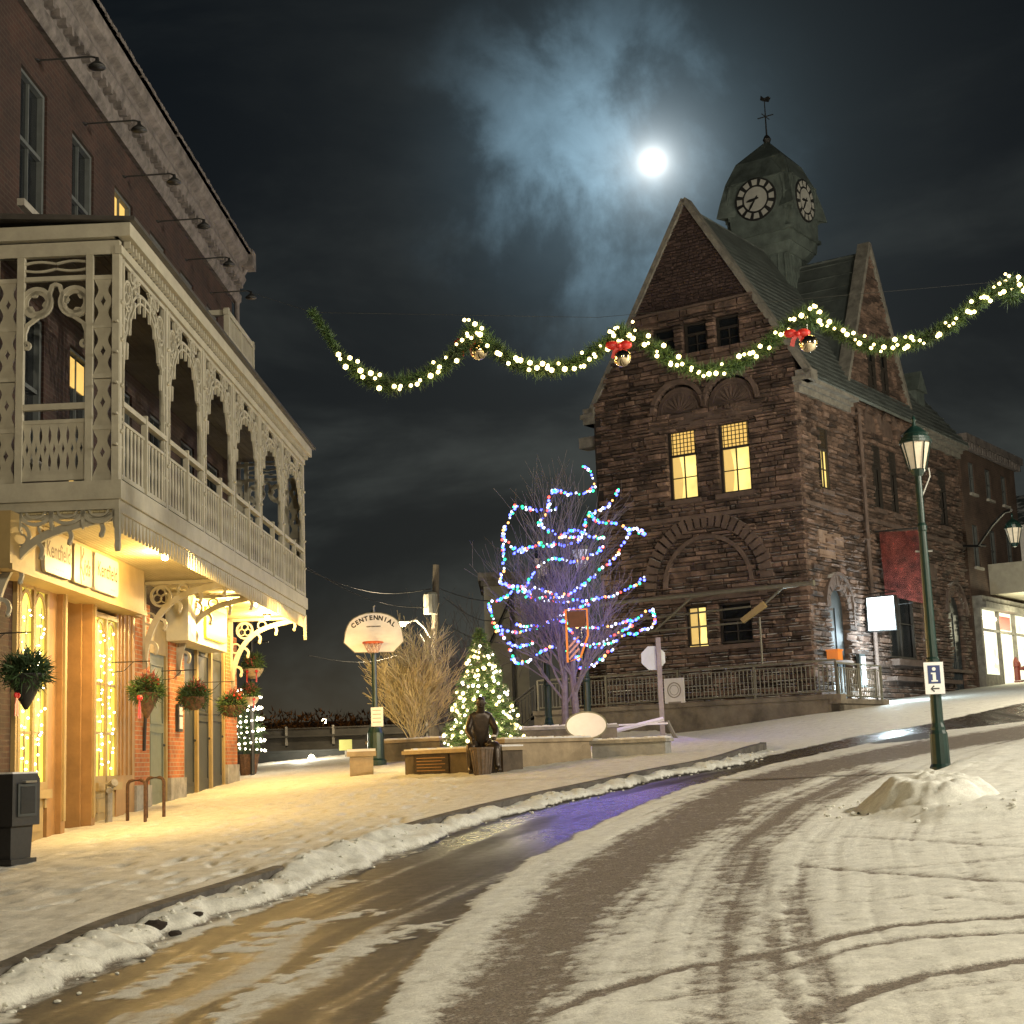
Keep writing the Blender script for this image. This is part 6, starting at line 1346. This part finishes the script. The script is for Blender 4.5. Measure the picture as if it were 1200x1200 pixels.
sc_=N.new('ShaderNodeVectorMath'); sc_.operation='SCALE'; L.new(sky.outputs[0],sc_.inputs[0]); sc_.inputs['Scale'].default_value=.0004; tot=vadd(tot,sc_.outputs[0])
L.new(tot,bg.inputs['Color']); bg.inputs['Strength'].default_value=1
sl=bpy.data.lights.new('moonlight','SUN'); sl.energy=.035; sl.angle=rad(.5); sl.color=(.8,.9,1); so=bpy.data.objects.new('moonlight',sl); C.objects.link(so); so.rotation_euler=(-mdv).to_track_quat('-Z','Y').to_euler(); so.location=(0,0,40)
# ================================================================== lamps of the street
WARM=(1,.87,.62)
plight('street_light_behind',(7,-2,8),WARM,6300,.35)
plight('street_light_right',(15,15,8.5),(1,.91,.74),8800,.35)
plight('street_light_left',(-3,-4,7),(1,.70,.36),500,.35)
plight('street_light_side_street',(16.5,36,7.5),(1,.87,.64),2900,.3)
plight('street_light_cobra',(sa.x,sa.y-.2,sa.z-.35),(1,.80,.5),700,.15)
wp=Cw(4.1,-.57,5.65); plight('white_sign_light',Cw(3.6,-.75,5.0),(.74,.90,1),110,.2)
fl=plight('stone_floodlight',Cw(3.4,-.85,3.55),(.72,.92,1),330,.1)
plight('shop_light_far',Cw(17.5,-1.3,6.0),(1,.93,.62),160,.3); plight('shop_light_far',Cw(20,-1.3,6.0),(1,.93,.62),110,.3)
tp_=P(672,700,36.6); plight('tree_lights_glow',tp_,(.22,.18,1),95,.8); tp_=P(640,760,36.4); plight('tree_lights_glow',tp_,(.45,.30,1),35,.8); plight('tree_lights_glow',P(740,760,36.6),(.5,.3,.9),50,.8)
plight('christmas_tree_glow',P(562,815,32.6),(1,.85,.42),170,.5)
for (x_,y_,w_) in ((540,850,40),(585,850,40),(560,810,30),(562,775,16)): plight('christmas_tree_glow',P(x_,y_,33.4),(1,.85,.42),w_*.7,.25)
plight('floodlight_glow',P(352,872,43.2),(1,.93,.75),120,.1)
for x,y in ((460,448),(640,430),(820,430),(1040,402)): plight('garland_glow',P(x,y-4,16.7),(1,.82,.4),7,.2)
plight('corner_shrub_glow',P(302,845,36.0),(1,.9,.7),25,.3)
plight('far_bank_glow',P(350,850,88)+Vector((0,-5,5)),(1,.5,.15),500,.5)
# ================================================================== render settings
S.view_settings.view_transform='Standard'; S.view_settings.look='None'; S.view_settings.exposure=.22; S.view_settings.gamma=1
S.cycles.use_denoising=True; S.cycles.max_bounces=5; S.cycles.diffuse_bounces=3; S.cycles.glossy_bounces=3; S.cycles.caustics_reflective=False; S.cycles.caustics_refractive=False
S.cycles.sample_clamp_indirect=3.0; S.cycles.use_light_tree=True
